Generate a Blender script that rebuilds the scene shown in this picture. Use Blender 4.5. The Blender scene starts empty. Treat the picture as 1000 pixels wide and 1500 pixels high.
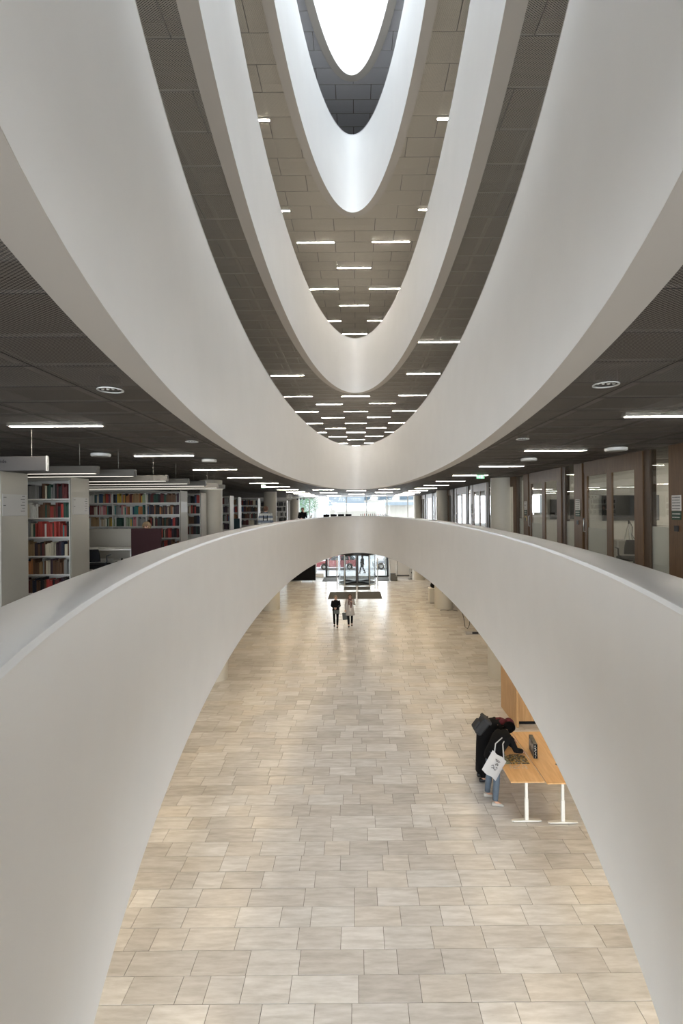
import bpy, bmesh, math, random
from mathutils import Vector, Matrix, Euler
random.seed(7)
C = bpy.context.scene.collection
SC = bpy.context.scene
R = math.radians

# ---------------------------------------------------------------- camera
cam = bpy.data.objects.new('camera', bpy.data.cameras.new('camera'))
C.objects.link(cam)
cam.data.sensor_fit = 'VERTICAL'
cam.data.sensor_height = 36.0
cam.data.lens = 708 * 36 / 1500
cam.data.shift_x = -22 / 1500
cam.data.shift_y = -5 / 1500
cam.data.clip_end = 300
cam.data.clip_start = 0.02
cam.matrix_world = Matrix.Translation((0, 0, 1.6)) @ Matrix.Rotation(R(90), 4, 'X') @ Matrix.Rotation(R(-0.45), 4, 'Z')
SC.camera = cam
# ---------------------------------------------------------------- view, world, daylight
SC.view_settings.view_transform = 'Standard'
SC.view_settings.look = 'None'
SC.view_settings.exposure = 1.2
SC.view_settings.gamma = 1.0
SC.view_settings.use_curve_mapping = False
SC.cycles.use_denoising = True
SC.cycles.max_bounces = 8
SC.cycles.diffuse_bounces = 5
SC.cycles.glossy_bounces = 4
SC.cycles.transparent_max_bounces = 24
SC.cycles.transmission_bounces = 4
SC.cycles.caustics_reflective = False
SC.cycles.caustics_refractive = False
SC.cycles.sample_clamp_indirect = 6.0
SC.cycles.use_light_tree = True
w = bpy.data.worlds.new('overcast_sky'); SC.world = w; w.use_nodes = True
bg = w.node_tree.nodes['Background']
bg.inputs[0].default_value = (0.90, 0.95, 1.0, 1)      # even overcast sky
bg.inputs[1].default_value = 1.8
SKYLIGHT_W, FACADE_W, LAMP_E, GROUND_W = 150.0, 5000.0, 34.0, 8.5

def area(name, loc, rot, sx, sy, power, col, shape='RECTANGLE', spread=180):
    l = bpy.data.lights.new(name, 'AREA'); l.shape = shape; l.size = sx; l.size_y = sy
    l.energy = power; l.color = col; l.spread = R(spread)
    o = bpy.data.objects.new(name, l); C.objects.link(o); o.location = loc; o.rotation_euler = rot
    return o
# daylight entering through the roof light and through the glazed street front and rear window wall
area('skylight_daylight', (-0.05, 6.5, 15.2), (0, 0, 0), 2.4, 12.8, SKYLIGHT_W, (0.74, 0.86, 1.0), 'ELLIPSE')
area('rear_window_daylight', (0, -7.6, 4.0), (R(90), 0, 0), 18, 16.5, FACADE_W, (0.86, 0.93, 1.0))
area('street_door_daylight', (0, 43.6, -2.8), (R(-90), 0, 0), 5.4, 3.2, 110.0, (0.88, 0.94, 1.0))
area('street_window_daylight', (0, 43.9, 1.5), (R(-90), 0, 0), 11, 2.6, 260.0, (0.88, 0.94, 1.0))

# ---------------------------------------------------------------- helpers
G = -4.6          # lobby floor
HS = 3.6          # storey height
def link(o, parent=None):
    C.objects.link(o)
    if parent is not None: o.parent = parent
    return o
def tag(o, label=None, cat=None, group=None, kind=None):
    if label: o['label'] = label
    if cat: o['category'] = cat
    if group: o['group'] = group
    if kind: o['kind'] = kind
    return o
def empty(name, loc, rz=0, label=None, cat=None, group=None, kind=None):
    o = bpy.data.objects.new(name, None); C.objects.link(o); o.location = loc; o.rotation_euler = (0, 0, rz)
    o.empty_display_size = 0.1
    return tag(o, label, cat, group, kind)

class MB:
    def __init__(s): s.v = []; s.f = []; s.m = []; s.t = []; s.cur = 0; s.tint = None
    def add(s, verts, faces, M=None):
        b = len(s.v)
        for p in verts:
            p = Vector(p)
            s.v.append(M @ p if M is not None else p)
        for f in faces:
            s.f.append([b + i for i in f]); s.m.append(s.cur); s.t.append(s.tint)
        return s
    def box(s, x0, x1, y0, y1, z0, z1, M=None):
        v = [(x0,y0,z0),(x1,y0,z0),(x1,y1,z0),(x0,y1,z0),(x0,y0,z1),(x1,y0,z1),(x1,y1,z1),(x0,y1,z1)]
        f = [(0,3,2,1),(4,5,6,7),(0,1,5,4),(1,2,6,5),(2,3,7,6),(3,0,4,7)]
        return s.add(v, f, M)
    def bbox(s, x0, x1, y0, y1, z0, z1, b, M=None):
        # box with bevelled edges
        v = []; f = []
        xs = (x0, x1); ys = (y0, y1); zs = (z0, z1)
        idx = {}
        for i in (0, 1):
            for j in (0, 1):
                for k in (0, 1):
                    sx, sy, sz = (1, -1)[i], (1, -1)[j], (1, -1)[k]
                    p = (xs[i], ys[j], zs[k])
                    for a in range(3):
                        q = [p[0] + sx*b, p[1] + sy*b, p[2] + sz*b]; q[a] = p[a]
                        idx[(i,j,k,a)] = len(v); v.append(tuple(q))
        F = lambda *c: f.append(tuple(idx[k] for k in c))
        for i in (0, 1):
            F((i,0,0,0),(i,1,0,0),(i,1,1,0),(i,0,1,0)); F((0,i,0,1),(1,i,0,1),(1,i,1,1),(0,i,1,1)); F((0,0,i,2),(1,0,i,2),(1,1,i,2),(0,1,i,2))
            for j in (0, 1):
                F((0,i,j,1),(1,i,j,1),(1,i,j,2),(0,i,j,2)); F((i,0,j,0),(i,1,j,0),(i,1,j,2),(i,0,j,2)); F((i,j,0,0),(i,j,1,0),(i,j,1,1),(i,j,0,1))
                for k in (0, 1): F((i,j,k,0),(i,j,k,1),(i,j,k,2))
        return s.add(v, f, M)
    def lathe(s, prof, n=24, M=None, cx=0, cy=0, cap=True):
        v = []; f = []
        for (r, z) in prof:
            for i in range(n):
                a = 2*math.pi*i/n; v.append((cx + r*math.cos(a), cy + r*math.sin(a), z))
        for k in range(len(prof)-1):
            for i in range(n):
                j = (i+1) % n; f.append((k*n+i, k*n+j, (k+1)*n+j, (k+1)*n+i))
        if cap:
            f.append(tuple(reversed(range(n)))); f.append(tuple((len(prof)-1)*n+i for i in range(n)))
        return s.add(v, f, M)
    def tube(s, pts, rads, n=8, cap=True):
        pts = [Vector(p) for p in pts]
        if not hasattr(rads, '__len__'): rads = [rads]*len(pts)
        v = []; f = []
        up = Vector((0, 0, 1)); prev = None
        for i, p in enumerate(pts):
            t = (pts[min(i+1, len(pts)-1)] - pts[max(i-1, 0)]).normalized()
            if prev is None:
                a = up if abs(t.z) < 0.9 else Vector((1, 0, 0))
                u = t.cross(a).normalized()
            else:
                u = (prev - t*prev.dot(t)).normalized()
            prev = u; wv = t.cross(u)
            for k in range(n):
                a = 2*math.pi*k/n; v.append(p + (u*math.cos(a) + wv*math.sin(a))*rads[i])
        for i in range(len(pts)-1):
            for k in range(n):
                j = (k+1) % n; f.append((i*n+k, i*n+j, (i+1)*n+j, (i+1)*n+k))
        if cap: f.append(tuple(reversed(range(n)))); f.append(tuple((len(pts)-1)*n+k for k in range(n)))
        return s.add(v, f)
    def ell(s, c, r, M=None, nu=14, nv=9, fn=None):
        v = []; f = []
        for j in range(nv+1):
            th = math.pi*j/nv
            for i in range(nu):
                a = 2*math.pi*i/nu
                p = Vector((math.sin(th)*math.cos(a), math.sin(th)*math.sin(a), math.cos(th)))
                if fn: p = fn(p)
                v.append((c[0]+p.x*r[0], c[1]+p.y*r[1], c[2]+p.z*r[2]))
        for j in range(nv):
            for i in range(nu):
                k = (i+1) % nu; f.append((j*nu+i, (j+1)*nu+i, (j+1)*nu+k, j*nu+k))
        return s.add(v, f, M)
    def mesh(s, name, mats, smooth=False):
        me = bpy.data.meshes.new(name)
        me.from_pydata([tuple(p) for p in s.v], [], s.f)
        mats = mats if isinstance(mats, (list, tuple)) else [mats]
        for m in mats: me.materials.append(m)
        me.polygons.foreach_set('material_index', s.m)
        if smooth: me.polygons.foreach_set('use_smooth', [True]*len(me.polygons))
        if any(t is not None for t in s.t):
            at = me.attributes.new('tint', 'FLOAT_COLOR', 'FACE')
            for i, t in enumerate(s.t): at.data[i].color = t if t is not None else (1, 1, 1, 1)
        me.validate(); me.update()
        return me
    def build(s, name, mats, parent=None, smooth=False, auto=False):
        me = s.mesh(name, mats, smooth or auto)
        if auto:
            try: me.set_sharp_from_angle(angle=R(35))
            except Exception: pass
        o = bpy.data.objects.new(name, me)
        return link(o, parent)

# ---------------------------------------------------------------- materials
MATS = {}
def newmat(name):
    m = bpy.data.materials.new(name); m.use_nodes = True; MATS[name] = m
    nt = m.node_tree; return m, nt, nt.nodes['Principled BSDF']
def nd(nt, t, **kw):
    n = nt.nodes.new(t)
    for k, v in kw.items(): setattr(n, k, v)
    return n
def plain(name, col, rough=0.5, metal=0.0, spec=0.4, bump=0.0, bscale=200, var=0.0, vscale=3.0, coat=0.0, emis=None, estr=0):
    m, nt, b = newmat(name)
    b.inputs['Base Color'].default_value = (*col, 1); b.inputs['Roughness'].default_value = rough
    b.inputs['Metallic'].default_value = metal; b.inputs['Specular IOR Level'].default_value = spec
    b.inputs['Coat Weight'].default_value = coat
    tc = nd(nt, 'ShaderNodeTexCoord')
    if bump > 0:
        n = nd(nt, 'ShaderNodeTexNoise'); n.inputs['Scale'].default_value = bscale; n.inputs['Detail'].default_value = 3
        nt.links.new(tc.outputs['Object'], n.inputs['Vector'])
        bp = nd(nt, 'ShaderNodeBump'); bp.inputs['Strength'].default_value = bump; bp.inputs['Distance'].default_value = 0.004
        nt.links.new(n.outputs['Fac'], bp.inputs['Height']); nt.links.new(bp.outputs[0], b.inputs['Normal'])
    if var > 0:
        n = nd(nt, 'ShaderNodeTexNoise'); n.inputs['Scale'].default_value = vscale; n.inputs['Detail'].default_value = 5
        nt.links.new(tc.outputs['Object'], n.inputs['Vector'])
        mr = nd(nt, 'ShaderNodeMapRange'); mr.inputs[1].default_value = .3; mr.inputs[2].default_value = .7
        mr.inputs[3].default_value = 1-var; mr.inputs[4].default_value = 1+var
        nt.links.new(n.outputs['Fac'], mr.inputs[0])
        hs = nd(nt, 'ShaderNodeHueSaturation'); hs.inputs['Color'].default_value = (*col, 1)
        nt.links.new(mr.outputs[0], hs.inputs['Value']); nt.links.new(hs.outputs[0], b.inputs['Base Color'])
    if emis:
        b.inputs['Emission Color'].default_value = (*emis, 1); b.inputs['Emission Strength'].default_value = estr
    return m
def wood(name, c1, c2, rough=0.45, sc=(30, 30, 2.2)):
    m, nt, b = newmat(name)
    tc = nd(nt, 'ShaderNodeTexCoord'); mp = nd(nt, 'ShaderNodeMapping'); mp.inputs['Scale'].default_value = sc
    n = nd(nt, 'ShaderNodeTexNoise'); n.inputs['Scale'].default_value = 1.0; n.inputs['Detail'].default_value = 6
    nt.links.new(tc.outputs['Object'], mp.inputs[0]); nt.links.new(mp.outputs[0], n.inputs['Vector'])
    cr = nd(nt, 'ShaderNodeValToRGB'); cr.color_ramp.elements[0].position = .35; cr.color_ramp.elements[1].position = .65
    cr.color_ramp.elements[0].color = (*c1, 1); cr.color_ramp.elements[1].color = (*c2, 1)
    nt.links.new(n.outputs['Fac'], cr.inputs[0]); nt.links.new(cr.outputs[0], b.inputs['Base Color'])
    b.inputs['Roughness'].default_value = rough
    return m
def emitter(name, col, s):
    m, nt, b = newmat(name)
    b.inputs['Base Color'].default_value = (.8, .8, .8, 1)
    b.inputs['Emission Color'].default_value = (*col, 1); b.inputs['Emission Strength'].default_value = s
    return m

PLASTER = plain('white_plaster', (.83, .812, .79), .6, bump=.12, bscale=160, var=.015, vscale=1.5)
CAP = plain('lacquered_cap', (.68, .67, .655), .36, spec=.55)
SOFFIT = plain('soffit_taupe_shade', (.56, .52, .47), .65, bump=.1, bscale=160)  # taupe underside, its darker tone also standing in for shade
WALLP = plain('wall_paint', (.62, .60, .56), .7, var=.02)
COLM = plain('column_plaster', (.52, .49, .42), .55, bump=.05)
GREYP = plain('grey_panel', (.34, .32, .275), .5)
SHELFW = plain('shelf_white', (.78, .77, .73), .4)
DARK = plain('plenum_dark', (.035, .03, .026), .9)
DUCT = plain('duct_grey', (.16, .145, .13), .6)
BEAMM = plain('plenum_beam', (.07, .062, .055), .8)
CARPET = plain('grey_carpet', (.26, .24, .22), .9, bump=.3, var=.1)
BLACK = plain('black_matte', (.006, .006, .007), .8, spec=.15)
BLACKM = plain('black_metal', (.015, .016, .018), .35)
STEEL = plain('brushed_steel', (.55, .55, .53), .3, metal=.9)
OAK = wood('oak_brown', (.085, .042, .016), (.125, .066, .027))
OAKD = wood('oak_dark', (.045, .024, .010), (.06, .033, .015))
BEECH = wood('beech_table', (.56, .33, .15), (.66, .41, .20), .35, (22, 2.2, 22))
BEECHV = wood('beech_veneer', (.42, .24, .10), (.52, .31, .14), .4, (22, 22, 1.8))
LAMP = emitter('lamp_diffuser', (1.0, .935, .83), LAMP_E)
LAMPW = emitter('lamp_diffuser_warm', (1.0, .88, .70), LAMP_E)
WHITEM = plain('white_metal', (.75, .74, .70), .35)
MATM = plain('entrance_mat', (.06, .06, .055), .95, bump=.5, var=.12, vscale=8)
STREET = plain('street_snowy', (.55, .56, .58), .7, var=.08, vscale=.8)

# perforated expanded-metal ceiling
def mesh_mat(name, px, py, col, solid=.2):
    m, nt, b = newmat(name)
    b.inputs['Base Color'].default_value = (*col, 1); b.inputs['Roughness'].default_value = .55
    g = nd(nt, 'ShaderNodeNewGeometry'); sp = nd(nt, 'ShaderNodeSeparateXYZ'); nt.links.new(g.outputs['Position'], sp.inputs[0])
    def mth(op, a, b_=None):
        n = nd(nt, 'ShaderNodeMath'); n.operation = op
        for i, x in enumerate((a, b_)):
            if x is None: continue
            if isinstance(x, (int, float)): n.inputs[i].default_value = x
            else: nt.links.new(x, n.inputs[i])
        return n.outputs[0]
    xs = mth('MULTIPLY', sp.outputs[0], 1/px); ys = mth('MULTIPLY', sp.outputs[1], 1/py)
    u = mth('FRACT', mth('ADD', mth('ADD', xs, ys), 1000.0)); v = mth('FRACT', mth('ADD', mth('SUBTRACT', xs, ys), 1000.0))
    hole = mth('MULTIPLY', mth('GREATER_THAN', u, solid), mth('GREATER_THAN', v, solid))
    al = mth('SUBTRACT', 1.0, hole)
    nt.links.new(al, b.inputs['Alpha'])
    return m
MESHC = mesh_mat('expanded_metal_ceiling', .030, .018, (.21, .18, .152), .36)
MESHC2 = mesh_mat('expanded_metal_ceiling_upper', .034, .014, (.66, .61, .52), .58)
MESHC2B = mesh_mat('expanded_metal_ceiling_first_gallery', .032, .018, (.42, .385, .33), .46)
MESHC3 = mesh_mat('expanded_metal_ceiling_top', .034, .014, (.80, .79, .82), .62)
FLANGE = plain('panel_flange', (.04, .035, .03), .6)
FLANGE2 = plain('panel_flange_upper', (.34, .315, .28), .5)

def stone_mat():
    m, nt, b = newmat('travertine')
    at = nd(nt, 'ShaderNodeAttribute'); at.attribute_name = 'tint'
    g = nd(nt, 'ShaderNodeNewGeometry'); mp = nd(nt, 'ShaderNodeMapping'); mp.inputs['Scale'].default_value = (2.2, 13, 1)
    sp = nd(nt, 'ShaderNodeVectorMath'); sp.operation = 'MULTIPLY_ADD'
    nt.links.new(at.outputs['Color'], sp.inputs[0]); sp.inputs[1].default_value = (90, 90, 90); nt.links.new(g.outputs['Position'], sp.inputs[2])
    nt.links.new(sp.outputs[0], mp.inputs[0])
    n = nd(nt, 'ShaderNodeTexNoise'); n.inputs['Scale'].default_value = 1; n.inputs['Detail'].default_value = 7; n.inputs['Roughness'].default_value = .62
    nt.links.new(mp.outputs[0], n.inputs['Vector'])
    cr = nd(nt, 'ShaderNodeValToRGB'); e = cr.color_ramp.elements
    e[0].position = .3; e[0].color = (.80, .785, .765, 1); e[1].position = .68; e[1].color = (1.12, 1.12, 1.12, 1)
    nt.links.new(n.outputs['Fac'], cr.inputs[0])
    mx = nd(nt, 'ShaderNodeMix'); mx.data_type = 'RGBA'; mx.blend_type = 'MULTIPLY'; mx.inputs[0].default_value = 1
    nt.links.new(at.outputs['Color'], mx.inputs[6]); nt.links.new(cr.outputs[0], mx.inputs[7])
    nt.links.new(mx.outputs[2], b.inputs['Base Color'])
    mr = nd(nt, 'ShaderNodeMapRange'); mr.inputs[3].default_value = .30; mr.inputs[4].default_value = .18
    nt.links.new(n.outputs['Fac'], mr.inputs[0]); nt.links.new(mr.outputs[0], b.inputs['Roughness'])
    return m
STONE = stone_mat()
GROUT = plain('grout', (.09, .075, .06), .9)

def glass_mat(name, tint=(1, 1, 1), refl=1.0, rough=0.0, haze=0.0):
    m = bpy.data.materials.new(name); m.use_nodes = True; nt = m.node_tree; nt.nodes.clear()
    out = nd(nt, 'ShaderNodeOutputMaterial'); tr = nd(nt, 'ShaderNodeBsdfTransparent'); tr.inputs[0].default_value = (*tint, 1)
    gl = nd(nt, 'ShaderNodeBsdfGlossy'); gl.inputs['Roughness'].default_value = rough
    fr = nd(nt, 'ShaderNodeFresnel'); gm = nd(nt, 'ShaderNodeNewGeometry'); ir = nd(nt, 'ShaderNodeMapRange')
    ir.inputs[3].default_value = 1.5; ir.inputs[4].default_value = 1/1.5      # thin pane: the same reflection from either face
    nt.links.new(gm.outputs['Backfacing'], ir.inputs[0]); nt.links.new(ir.outputs[0], fr.inputs[0])
    ml = nd(nt, 'ShaderNodeMath'); ml.operation = 'MULTIPLY'; ml.inputs[1].default_value = refl; nt.links.new(fr.outputs[0], ml.inputs[0])
    mx = nd(nt, 'ShaderNodeMixShader'); nt.links.new(ml.outputs[0], mx.inputs[0]); nt.links.new(tr.outputs[0], mx.inputs[1]); nt.links.new(gl.outputs[0], mx.inputs[2])
    last = mx
    if haze > 0:
        df = nd(nt, 'ShaderNodeBsdfDiffuse'); df.inputs[0].default_value = (.8, .8, .78, 1)
        m2 = nd(nt, 'ShaderNodeMixShader'); m2.inputs[0].default_value = haze
        nt.links.new(mx.outputs[0], m2.inputs[1]); nt.links.new(df.outputs[0], m2.inputs[2]); last = m2
    nt.links.new(last.outputs[0], out.inputs[0]); return m
GLASS = glass_mat('clear_glass', (.95, .97, .97), 1.3)
GLASSR = glass_mat('room_glass', (.93, .94, .92), 1.3)
FROST = glass_mat('frosted_film', (.9, .9, .88), 1.0, .3, .55)

# object-colour material (books and similar)
def objcol(name, rough=.55):
    m, nt, b = newmat(name)
    oi = nd(nt, 'ShaderNodeObjectInfo'); nt.links.new(oi.outputs['Color'], b.inputs['Base Color']); b.inputs['Roughness'].default_value = rough
    return m
BOOKC = objcol('book_cloth')
def tintmat(name, rough=.55):
    m, nt, b = newmat(name)
    at = nd(nt, 'ShaderNodeAttribute'); at.attribute_name = 'tint'
    nt.links.new(at.outputs['Color'], b.inputs['Base Color']); b.inputs['Roughness'].default_value = rough
    return m
BOOKT = tintmat('book_cloth_rows')
PAGES = plain('book_pages', (.62, .58, .48), .8)

# ================================================================ STRUCTURE
XL, XR, YB, YF = -12.0, 9.6, -8.0, 44.4
# atrium openings: centre x, centre y, half-width, half-length, underside z, top z
RINGS = {'lower': (0.08, 14.5, 2.6, 14.5, -1.05, 1.15), 'first': (0.0, 11.95, 2.0, 11.95, 2.55, 4.7),
         'second': (0.0, 9.5, 1.64, 9.5, 6.15, 8.3), 'third': (-0.04, 6.7, 1.23, 6.6, 9.75, 11.9),
         'roof': (-0.04, 6.55, 1.22, 6.55, 13.35, 15.36)}
def ringpt(r, a, d):
    cx, cy, b, L = r[:4]
    x, y = b*math.cos(a), L*math.sin(a)
    nx, ny = math.cos(a)/b, math.sin(a)/L
    k = math.hypot(nx, ny)
    return cx + x + d*nx/k, cy + y + d*ny/k
def sweep(r, prof, name, mat, parent=None, n=220, closed=True):
    mb = MB(); v = []; f = []; P = len(prof)
    for i in range(n):
        # finer steps at the tight ends of the oval
        t = 2*math.pi*i/n; a = t + 0.42*math.sin(2*t)*-1*0.5
        for (d, z) in prof:
            x, y = ringpt(r, a, d); v.append((x, y, z))
    for i in range(n):
        j = (i+1) % n
        for k in range(P if closed else P-1):
            l = (k+1) % P; f.append((i*P+k, j*P+k, j*P+l, i*P+l))
    mb.add(v, f)
    return mb.build(name, mat, parent, auto=True)
RLAB = {'lower': 'curved white balustrade of the oval opening over the lobby, nearest the viewer',
        'first': 'large white curved balustrade band one floor up around the oval void',
        'second': 'white curved balustrade band two floors up around the oval void',
        'third': 'narrow bright white balustrade band three floors up under the rooflight',
        'roof': 'white oval shaft around the rooflight at the very top'}
for nm, r in RINGS.items():
    zb, zt = r[4], r[5]
    if nm == 'roof':
        root = sweep(r, [(0, zb), (0, zt), (.2, zt), (.2, zb)], 'wall_atrium', PLASTER)
    else:
        fl = zb + 1.05
        root = sweep(r, [(0, zb), (0, zt-.035), (.30, zt-.035), (.30, fl), (.2, fl), (.2, zb)], 'wall_atrium', PLASTER)
        sweep(r, [(-.004, zt-.033), (.003, zt-.006), (.012, zt), (.345, zt), (.352, zt-.006), (.352, zt-.033)], 'parapet_cap', CAP, root)
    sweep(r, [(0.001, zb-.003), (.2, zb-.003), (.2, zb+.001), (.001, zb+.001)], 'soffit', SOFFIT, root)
    tag(root, RLAB[nm], 'balustrade', None, 'structure')

def half(r, y, d=0.0):
    cx, cy, b, L = r[:4]; b += d; L += d
    t = (y-cy)/L
    return b*math.sqrt(1-t*t) if abs(t) < 1 else 0.0
def ysamples(r, d, y0, y1, extra=()):
    cy, L = r[1], r[3]+d
    ys = {y0, y1}
    for i in range(65):
        y = cy - L*math.cos(math.pi*i/64)
        if y0 < y < y1: ys.add(y)
    return sorted(ys | set(extra))
def plate(name, r, d, z0, z1, mats, x0=XL, x1=XR, y0=YB, y1=YF, parent=None):
    mb = MB(); ys = ysamples(r, d, y0, y1); cx = r[0]
    for a, b in zip(ys, ys[1:]):
        ea, eb = half(r, a, d), half(r, b, d)
        for z, flip in ((z0, 1), (z1, 0)):
            for q in ([(x0,a,z),(cx-ea,a,z),(cx-eb,b,z),(x0,b,z)], [(cx+ea,a,z),(x1,a,z),(x1,b,z),(cx+eb,b,z)]):
                mb.add(q, [(3,2,1,0) if flip else (0,1,2,3)])
    return mb.build(name, mats, parent)
RL = ['lower', 'first', 'second', 'third', 'roof']
for i, nm in enumerate(RL[:4]):
    fl = i*HS
    o = plate('floor', RINGS[nm], .21, fl-.30, fl, CARPET); o['kind'] = 'structure'
o = plate('ceiling', RINGS['roof'], .19, 14.1, 14.4, DARK); o['kind'] = 'structure'

# outer walls
def struct(name, mb, mat, parent=None, **k):
    o = mb.build(name, mat, parent, **k)
    if parent is None: o['kind'] = 'structure'
    return o
struct('wall_left', MB().box(XL-.3, XL, YB, YF+.2, G-.3, 14.4), WALLP)
struct('wall_right', MB().box(XR, XR+.3, YB, YF+.2, G-.3, 14.4), WALLP)
struct('wall_back', MB().box(XL, XR, YB-.3, YB, G-.3, G).box(XL, XR, YB-.3, YB, 12.6, 14.4), WALLP)
# rear window wall behind the viewer
wb = struct('window_1', MB().box(XL, XR, YB-.05, YB-.04, G, 12.6), GLASS)
mb = MB()
for i in range(13): mb.box(XL+i*1.8-.03, XL+i*1.8+.03, YB-.1, YB, G, 12.6)
mb.build('window_frame', WHITEM, wb)

# lobby floor: stone slabs laid in courses
flr = struct('floor', MB().box(XL, XR, YB, YF, G-.3, G-.012), GROUT)
flr['label'] = 'pale travertine lobby floor laid in long courses'
stone_cols = [(.60,.595,.595), (.57,.56,.555), (.65,.645,.645), (.53,.515,.505), (.63,.63,.635), (.60,.58,.56)]
far = MB(); D = .37; row = 0; y = YB
def slab(mb, x0, x1, y0, y1, z, b=.003):
    g = .003
    mb.add([(x0+g,y0+g,G-.011),(x1-g,y0+g,G-.011),(x1-g,y1-g,G-.011),(x0+g,y1-g,G-.011),
            (x0+g,y0+g,z-.0015),(x1-g,y0+g,z-.0015),(x1-g,y1-g,z-.0015),(x0+g,y1-g,z-.0015),
            (x0+g+b,y0+g+b,z),(x1-g-b,y0+g+b,z),(x1-g-b,y1-g-b,z),(x0+g+b,y1-g-b,z)],
           [(0,1,5,4),(1,2,6,5),(2,3,7,6),(3,0,4,7),(4,5,9,8),(5,6,10,9),(6,7,11,10),(7,4,8,11),(8,9,10,11)])
nt_ = 0
while y < YF:
    x = -7.4 - random.random()*.6
    while x < 7.6:
        wd = random.choice((.36, .46, .62, .66, .70, .74, .80, .88))
        c = random.choice(stone_cols); k = random.uniform(.95, 1.04); tint = (c[0]*k, c[1]*k, c[2]*k, 1)
        z = G + random.uniform(-.0008, .0008)
        vis = 5.4 < y < 12.9 and abs(x+wd/2-.08) < 2.62*math.sqrt(max(0, 1-((y/2.35-14.5)/14.5)**2)) + .9
        if 5.3 < y < 12.6 and x+wd > .08-2.95 and x < .08+3.0 and nt_ < 290:
            m_ = MB(); m_.tint = tint; slab(m_, x, x+wd, y, y+D, z); m_.build('stone_tile', STONE, flr); nt_ += 1
        else:
            far.tint = tint; slab(far, x, x+wd, y, y+D, z)
        x += wd
    y += D
fo = far.build('stone_tiles_paving', STONE, flr); fo['kind'] = 'stuff'

# lobby ceiling
lc = plate('ceiling', RINGS['lower'], .19, -.99, -.97, MESHC2); lc['kind'] = 'structure'
# warm lobby lamps set into the lobby ceiling around the opening
gl = 0
lamp_me = MB().box(-.6, .6, -.05, .05, 0, .03).mesh('lobby_lamp', WHITEM)
for yy in [3, 6, 9, 12, 15, 18, 21, 24, 27, 30, 33.5, 37, 40.5]:
    e = half(RINGS['lower'], yy, .2)
    for sx in (-1, 1):
        xs = [e+.55, e+3.0] if e > 0 else [1.2, 3.2, 5.2]
        for xx in xs:
            if xx > 6.5: continue
            area('lobby_lamp_light', (sx*xx, yy, -1.03), (0, 0, 0), 1.1, .12, GROUND_W, (1.0, .78, .50))
            gl += 1

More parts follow.
